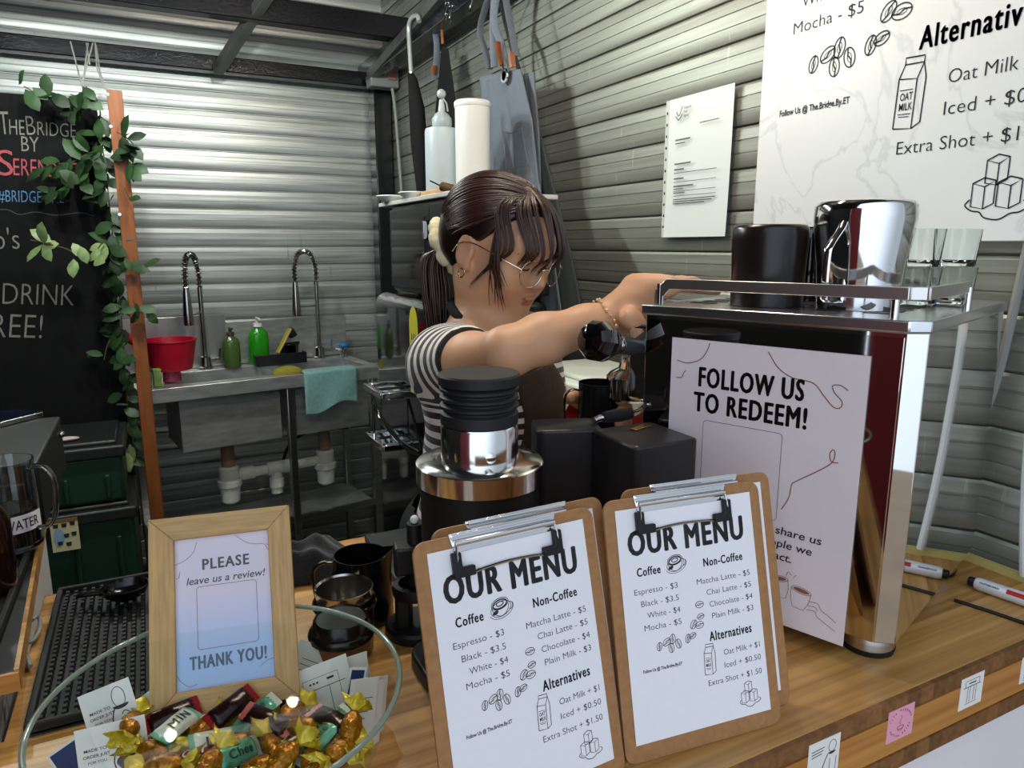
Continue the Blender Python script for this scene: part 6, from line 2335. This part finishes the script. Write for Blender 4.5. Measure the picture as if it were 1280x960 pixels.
def stripe(v):
    """rows across the body; on the sleeve they run round the arm"""
    t_ = (v - np3(RS)) @ da
    near = 1 / (1 + np.exp(-((t_ + .012) / .012)))
    body_c = v[:, 2] + .012 * np.sin(((v - np3(PEL)) @ np3(BR)) * 18 + v[:, 2] * 30) * .4
    arm_c = -t_ * .9 + RS.z + .01 * np.sin(v[:, 2] * 70)
    c = body_c * (1 - near) + arm_c * near
    return np.mod(c / .0205, 1.0)


def folds(F_, amp):
    pass


SHIRT = attr_mat('striped_jersey', 'stripe', [(0, '#e4ddd4'), (.47, '#121114')], .85, 'CONSTANT', sheen=.2)
bp_n = SHIRT.node_tree
nz_ = bp_n.nodes.new('ShaderNodeTexNoise'); nz_.inputs['Scale'].default_value = 26; nz_.inputs['Detail'].default_value = 3
tcn = bp_n.nodes.new('ShaderNodeTexCoord'); bpn = bp_n.nodes.new('ShaderNodeBump'); bpn.inputs['Strength'].default_value = .6; bpn.inputs['Distance'].default_value = .012
bp_n.links.new(tcn.outputs['Object'], nz_.inputs['Vector']); bp_n.links.new(nz_.outputs['Fac'], bpn.inputs['Height']); bp_n.links.new(bpn.outputs[0], bp_n.nodes['Principled BSDF'].inputs['Normal'])
# finer mesh keeps the stripe edges clean
sh = surf_obj('striped_shirt', F, SHIRT, person, 2)
sm_ = sh.modifiers.new('sub', 'SUBSURF'); sm_.levels = 1; sm_.render_levels = 1
me = sh.data
co = np.array([v.co for v in me.vertices], np.float32) + np3(WORLD[person.name])
t_ = (co - np3(RS)) @ da
ds_ = cone(co, np3(RS) - da * .005, np3(RE), 0, 0)
near = 1 / (1 + np.exp(-np.clip((.064 - ds_) / .003, -30, 30)))
cc_ = (co[:, 2] + .004 * np.sin(co[:, 2] * 40 + co[:, 0] * 25)) * (1 - near) + (-t_ * .85 + RS.z + .004 * np.sin(co[:, 2] * 60)) * near
a_ = me.attributes.new('stripe_pos', 'FLOAT', 'POINT')
a_.data.foreach_set('value', cc_.astype(np.float32))
nt = SHIRT.node_tree
an = [n_ for n_ in nt.nodes if n_.type == 'ATTRIBUTE'][0]
an.attribute_name = 'stripe_pos'
dv = nt.nodes.new('ShaderNodeMath'); dv.operation = 'DIVIDE'; dv.inputs[1].default_value = .0205
fr_ = nt.nodes.new('ShaderNodeMath'); fr_.operation = 'FRACT'
rp_ = [n_ for n_ in nt.nodes if n_.type == 'VALTORGB'][0]
nt.links.new(an.outputs['Fac'], dv.inputs[0]); nt.links.new(dv.outputs[0], fr_.inputs[0]); nt.links.new(fr_.outputs[0], rp_.inputs[0])
# black neckband
nb = []
for k in range(40):
    a = 2 * PI * k / 40
    nb.append(NECK + BF * (.070 * math.cos(a) + .010) + BR * (.070 * math.sin(a)) + V((0, 0, .012 - .034 * math.cos(a))))
MB().tube(nb, .0065, 8, closed=True, flat=1.2).build('neckband', BLKC, person)

# brown apron: a bib on the chest, wrapped round the waist
F = Field((lo[0], lo[1], .45), hi, .0055)
F.add(lambda P: torso(P, .021), tlo, thi, .03)
F.limb(PEL + V((0, 0, -.02)), PEL + V((0, 0, -.40)), .155, .165, .05)
bfn, brn = np3(BF), np3(BR)
pel = np3(PEL)
F.d = np.maximum(F.d, -(F.d + .0075)) if False else F.d
X, Y, Z = np.meshgrid(*F.ax, indexing='ij')
PP = np.stack([X, Y, Z], -1)
inner = F.d + .009
Fd = np.maximum(F.d, -inner)
rel = PP - pel
fr2 = rel @ bfn; rr2 = rel @ brn
top_lim = NECK.z - .062
Fd = np.maximum(Fd, Z - top_lim)
Fd = np.maximum(Fd, -(fr2 - np.where(Z > 1.10, .010, -.03)))
bibw = .112 + np.clip((1.06 - Z) / .10, 0, 1) * .06
Fd = np.maximum(Fd, np.abs(rr2) - bibw)
Fd = np.maximum(Fd, .52 - Z)
F.d = Fd.astype(np.float32)
APR = mat('brown_apron_cloth', '#3d2b20', .8, noise=.15, nscale=120, bump=.1)
surf_obj('apron', F, APR, person, 1)
del X, Y, Z, PP, inner, Fd, rel, fr2, rr2, bibw
# trousers and shoes
F = Field((lo[0], lo[1], 0.0), (hi[0], hi[1], .92), .008)
for s in (-1, 1):
    hp_ = PEL + BR * (.075 * s) + V((0, 0, -.02)); kn_ = PEL + BR * (.085 * s) + BF * .02; kn_.z = .46
    an_ = PEL + BR * (.10 * s); an_.z = .07
    F.chain([np3(hp_), np3(kn_), np3(an_)], [.090, .062, .048], .03)
    toe = an_ + BF * .14; toe.z = .035
F.add(lambda P: ell(P, np3(PEL), (.150, .150, .10)), np3(PEL) - .16, np3(PEL) + .16, .03)
surf_obj('trousers', F, mat('dark_trousers', '#17181c', .8, noise=.2, nscale=80), person, 1)
for s in (-1, 1):
    F = Field((lo[0] - .1, lo[1] - .1, -.005), (hi[0], hi[1], .14), .006)
    an_ = PEL + BR * (.10 * s); an_.z = .055
    toe = an_ + BF * .15; toe.z = .036
    F.limb(np3(an_), np3(toe), .045, .034, .02)
    surf_obj('shoe', F, mat('white_shoe', '#c9c8c4', .5), person, 1)

# hair: a close cap, a fringe of strands and a tied tail
HAIR = mat('dark_brown_hair', '#1e0e0b', .34, noise=.35, nscale=40, stretch=(1, 1, 6), spec=.6)
HAIR2 = mat('hair_strands', '#34170f', .36, noise=.3, nscale=30, spec=.7)


def hair_sdf(P):
    q = to_head(P)
    d = ell(q, (-.014, 0, .027), (.1035, .0815, .0855))
    d = Field.smin(d, ell(q, (-.055, 0, -.010), (.052, .064, .060)), .03)
    # open the face: in front of a slanting hairline
    f, r, u = q[..., 0], q[..., 1], q[..., 2]
    ar = np.abs(r)
    line = .006 + .062 * np.clip((u - .005) / .085, 0, 1) ** .8 + .010 * np.clip((.05 - ar) / .05, 0, 1)
    d = np.maximum(d, (f - line) * .8)
    # clear the ears and the neck
    d = np.maximum(d, -(ell(q, (.004, 0, -.030), (.030, .20, .044))))
    d = np.maximum(d, -(u + .062))
    return d * HS


F = Field(hcn - .15, hcn + .15, .003)
F.d = hair_sdf(np.stack(np.meshgrid(*F.ax, indexing='ij'), -1)).astype(np.float32)
hair = surf_obj('hair', F, HAIR, person, 2)


def on_cap(fr, rr, ur, g=1.0):
    """a point of the hair cap in the direction (f, r, u) seen from the middle of the skull"""
    v = V((fr, rr, ur)).normalized()
    q = V((v.x / (.1035 * g), v.y / (.0815 * g), v.z / (.0855 * g)))
    k = 1 / q.length
    return from_head(-.014 + v.x * k, v.y * k, .027 + v.z * k)


rng = random.Random(8)
st = MB()
tie = from_head(-.097, .014, -.040)
# combed strands from the hairline and the parting back to the tie
tq = V((-.083, .014, -.067)).normalized()
for i in range(330):
    az = rng.uniform(-2.3, 2.3)
    aa = abs(az)
    low = .62 if aa < .75 else (.62 - .52 * (aa - .75) / .55 if aa < 1.3 else max(-.45, .10 - .75 * (aa - 1.3)))
    el = rng.uniform(low, low + .25) if rng.random() < .55 else rng.uniform(low, 1.45)
    sv = V((math.cos(el) * math.cos(az), math.cos(el) * math.sin(az), math.sin(el)))
    g = 1.002 + .016 * rng.random()
    pts = []
    for k in range(7):
        w_ = sv.slerp(tq, k / 6 * .97) if sv.angle(tq) < 3.0 else sv
        w_ = w_ + V((0, 0, .16 * math.sin(PI * k / 6)))
        pts.append(on_cap(w_.x, w_.y, w_.z, g))
    pts = spline(pts, 4)
    n_ = len(pts)
    st.tube(pts, [.0009 + .0013 * math.sin(PI * min(1, .08 + .92 * j / n_)) for j in range(n_)], 5)
st.build('combed_strand', HAIR2, person, smooth=80)['kind'] = 'stuff'
fr_ = MB()
crown = (.50, .0, .86)
for c_ in range(17):
    lat = -1.12 + 2.24 * c_ / 16 + rng.uniform(-.05, .05)
    side = abs(lat)
    ln = rng.uniform(-.020, .004) - .050 * max(0, (side - .60) / .5)
    sway = rng.uniform(-.10, .10) + (.10 if lat > 0 else -.10)
    for i in range(rng.randint(13, 19)):
        l2 = lat + rng.uniform(-.045, .045)
        top = on_cap(.50 + rng.uniform(-.08, .08), math.sin(l2 * .5) * .35, .86, 1.01)
        mid = on_cap(.90 * math.cos(l2 * .9), math.sin(l2 * .92), .55 + rng.uniform(-.05, .05), 1.06 + .03 * rng.random())
        l3 = l2 + sway * .6
        fx, rx = .094 * math.cos(l3 * .95) + .012, .086 * math.sin(l3 * .98)
        e1 = from_head(fx + .005, rx, .030 + ln * .3)
        l4 = lat + sway + rng.uniform(-.02, .02)
        fx, rx = .094 * math.cos(l4 * .95) + .006, .084 * math.sin(l4 * .98)
        e2 = from_head(fx - (.02 if side > .8 else 0), rx, .006 + ln + rng.uniform(-.006, .006))
        pts = spline([top, mid, e1, e2], 5)
        n_ = len(pts)
        r0 = rng.uniform(.0006, .0013)
        fr_.tube(pts, [r0 * (1 - .9 * (j / (n_ - 1)) ** 1.6) for j in range(n_)], 5)
# long side locks in front of the ear
for s, cnt in ((1, 16), (-1, 10)):
    for i in range(cnt):
        o_ = rng.uniform(-.008, .012)
        end = rng.uniform(-.035, -.085)
        pts = spline([on_cap(.62, s * .42, .75, 1.02), on_cap(.60 + o_ * 3, s * .80, .33, 1.05), from_head(.052 + o_, s * (.074 + .006 * rng.random()), -.004), from_head(.060 + o_ * 1.4, s * .070, end * .6), from_head(.064 + o_ * 1.6 + .01 * rng.random(), s * .063, end)], 5)
        n_ = len(pts)
        r0 = rng.uniform(.0009, .0019)
        fr_.tube(pts, [r0 * (1 - .8 * (j / (n_ - 1)) ** 2) for j in range(n_)], 5)
fr_.build('fringe', HAIR2, person, smooth=80)['kind'] = 'stuff'
# tail
tl = MB()
down = at(548, 400, d=1.19)
for i in range(90):
    a, r = rng.random() * 2 * PI, math.sqrt(rng.random())
    ox, oz = r * math.cos(a), r * math.sin(a)
    base = tie + hr * (.016 * ox) + HUP * (.018 * oz)
    m1 = tie + (down - tie) * .25 - HFWD * .022 + hr * (.026 * ox) + HFWD * (.020 * oz)
    m2 = tie + (down - tie) * .6 - HFWD * .012 + hr * (.030 * ox) + HFWD * (.026 * oz)
    e_ = down + hr * (.020 * ox) + HFWD * (.020 * oz) + V((0, 0, rng.uniform(-.04, .02)))
    pts = spline([base - (base - HC) * .12, base, m1, m2, e_], 5)
    n_ = len(pts)
    tl.tube(pts, [.0035 * (1 - .7 * (j / (n_ - 1)) ** 3) for j in range(n_)], 5)
tl.build('ponytail', HAIR2, person, smooth=80)['kind'] = 'stuff'
# cream scrunchie
sc = MB()
axis = (from_head(-.06, .0, .0) - tie).normalized()
rm = Matrix.Translation(tie) @ axis.to_track_quat('Z', 'Y').to_matrix().to_4x4()
N1, N2 = 48, 12
vs = []
for i in range(N1):
    a = 2 * PI * i / N1
    rr = .029 + .0022 * math.sin(9 * a)
    for j in range(N2):
        b = 2 * PI * j / N2
        w = .0145 * (1 + .16 * math.sin(7 * a + 1) + .10 * math.sin(15 * a))
        vs.append(((rr + w * math.cos(b)) * math.cos(a), (rr + w * math.cos(b)) * math.sin(a) * 1.15, w * .85 * math.sin(b)))
sc.raw(vs, [(i * N2 + j, ((i + 1) % N1) * N2 + j, ((i + 1) % N1) * N2 + (j + 1) % N2, i * N2 + (j + 1) % N2) for i in range(N1) for j in range(N2)], rm)
sc.build('scrunchie', mat('cream_cloth', '#e6dcb4', .9, noise=.12, nscale=200, bump=.4), person, smooth=70)
# glasses
gl = MB()
GM = mat('gold_rim', (.75, .62, .45), .2, 1.0)
lens = MB()
for s in (-1, 1):
    c = from_head(.0985, s * .033, -.012)
    ax1 = hr * HS; ax2 = (HUP - HFWD * .10).normalized() * HS
    tilt = HFWD * (-.18 * s)
    ring = [c + (ax1 + tilt) * (.0235 * math.cos(2 * PI * k / 36)) + ax2 * (.0215 * math.sin(2 * PI * k / 36)) for k in range(36)]
    gl.tube(ring, .00085, 6, closed=True)
    lens.raw([tuple(p) for p in ring], [tuple(range(36))])
    hinge = from_head(.0955, s * .058, -.004)
    gl.tube(spline([hinge, from_head(.06, s * .074, .002), from_head(.01, s * .083, .006), from_head(-.018, s * .083, -.004), from_head(-.030, s * .080, -.022)], 4), .0010, 6)
gl.tube(spline([from_head(.1005, -.0095, -.006), from_head(.1055, 0, -.002), from_head(.1005, .0095, -.006)], 4), .0010, 6)
gl.build('glasses_frame', GM, person)
lens.build('lens', mat('thin_lens', (.92, .94, .95), .02, trans=1.0, ior=1.05), person, smooth=0, solid=.0012)
# lashes and brows
lsh = MB()
for s in (-1, 1):
    lsh.tube(spline([from_head(.083, s * .019, -.0075), from_head(.0868, s * .030, -.0098), from_head(.0825, s * .043, -.0088), from_head(.077, s * .049, -.006)], 4), .0011, 5)
lsh.build('eyelash', mat('lash_black', '#140d0b', .6), person)
brw = MB()
for s in (-1, 1):
    brw.tube(spline([from_head(.0885, s * .016, .014), from_head(.0860, s * .032, .018), from_head(.074, s * .050, .013)], 4), [.0018] * 4 + [.0016] * 3 + [.0012] * 2, 6, flat=.5)
brw.build('eyebrow', HAIR2, person)
# earring, necklace, bracelet
er = from_head(-.001, .079, -.048)
MB().tube([er + HFWD * (.006 * math.cos(2 * PI * k / 16)) + HUP * (.007 * math.sin(2 * PI * k / 16)) for k in range(16)], .0010, 6, closed=True).build('earring', GM, person)
nl = [NECK + BF * (.070 * math.cos(a)) + BR * (.064 * math.sin(a)) + V((0, 0, .012 - .034 * math.cos(a))) for a in [2 * PI * k / 40 for k in range(40)]]
MB().tube(nl, .0007, 5, closed=True).build('necklace', GM, person)
wd = (RWR - RE).normalized()
w1 = wd.orthogonal().normalized(); w2 = wd.cross(w1)
wc_ = RE.lerp(RWR, .84)
br_ = MB()
for k in range(22):
    a = 2 * PI * k / 22
    br_.ball(wc_ + w1 * (.0272 * math.cos(a)) + w2 * (.0272 * math.sin(a)) + wd * (.004 * math.sin(a * 3)), .0022 if k % 3 else .0032, 6)
br_.build('bracelet', mat('pale_beads', '#d9c39c', .3, .3), person)

# black pitcher in her left hand
t = thing('milk_pitcher', 'black milk pitcher held in the left hand of the barista', 'pitcher', (PC.x, PC.y, PC.z - .045))
mb = MB()
spouted(mb, .0300, .0285, .085, PC.z - .045, (PC.x, PC.y), math.atan2(RIGHT.y, RIGHT.x) + .3)
mb.build('body', BE, t, smooth=50)
hd = math.atan2(-RIGHT.y, -RIGHT.x) + .25
P = lambda r, z: V((PC.x + math.cos(hd) * r, PC.y + math.sin(hd) * r, PC.z - .045 + z))
MB().tube(spline([P(.028, .074), P(.040, .076), P(.050, .066), P(.050, .03), P(.044, .012), P(.030, .012)], 5), .0032, 10, flat=.5).build('handle', BE, t)
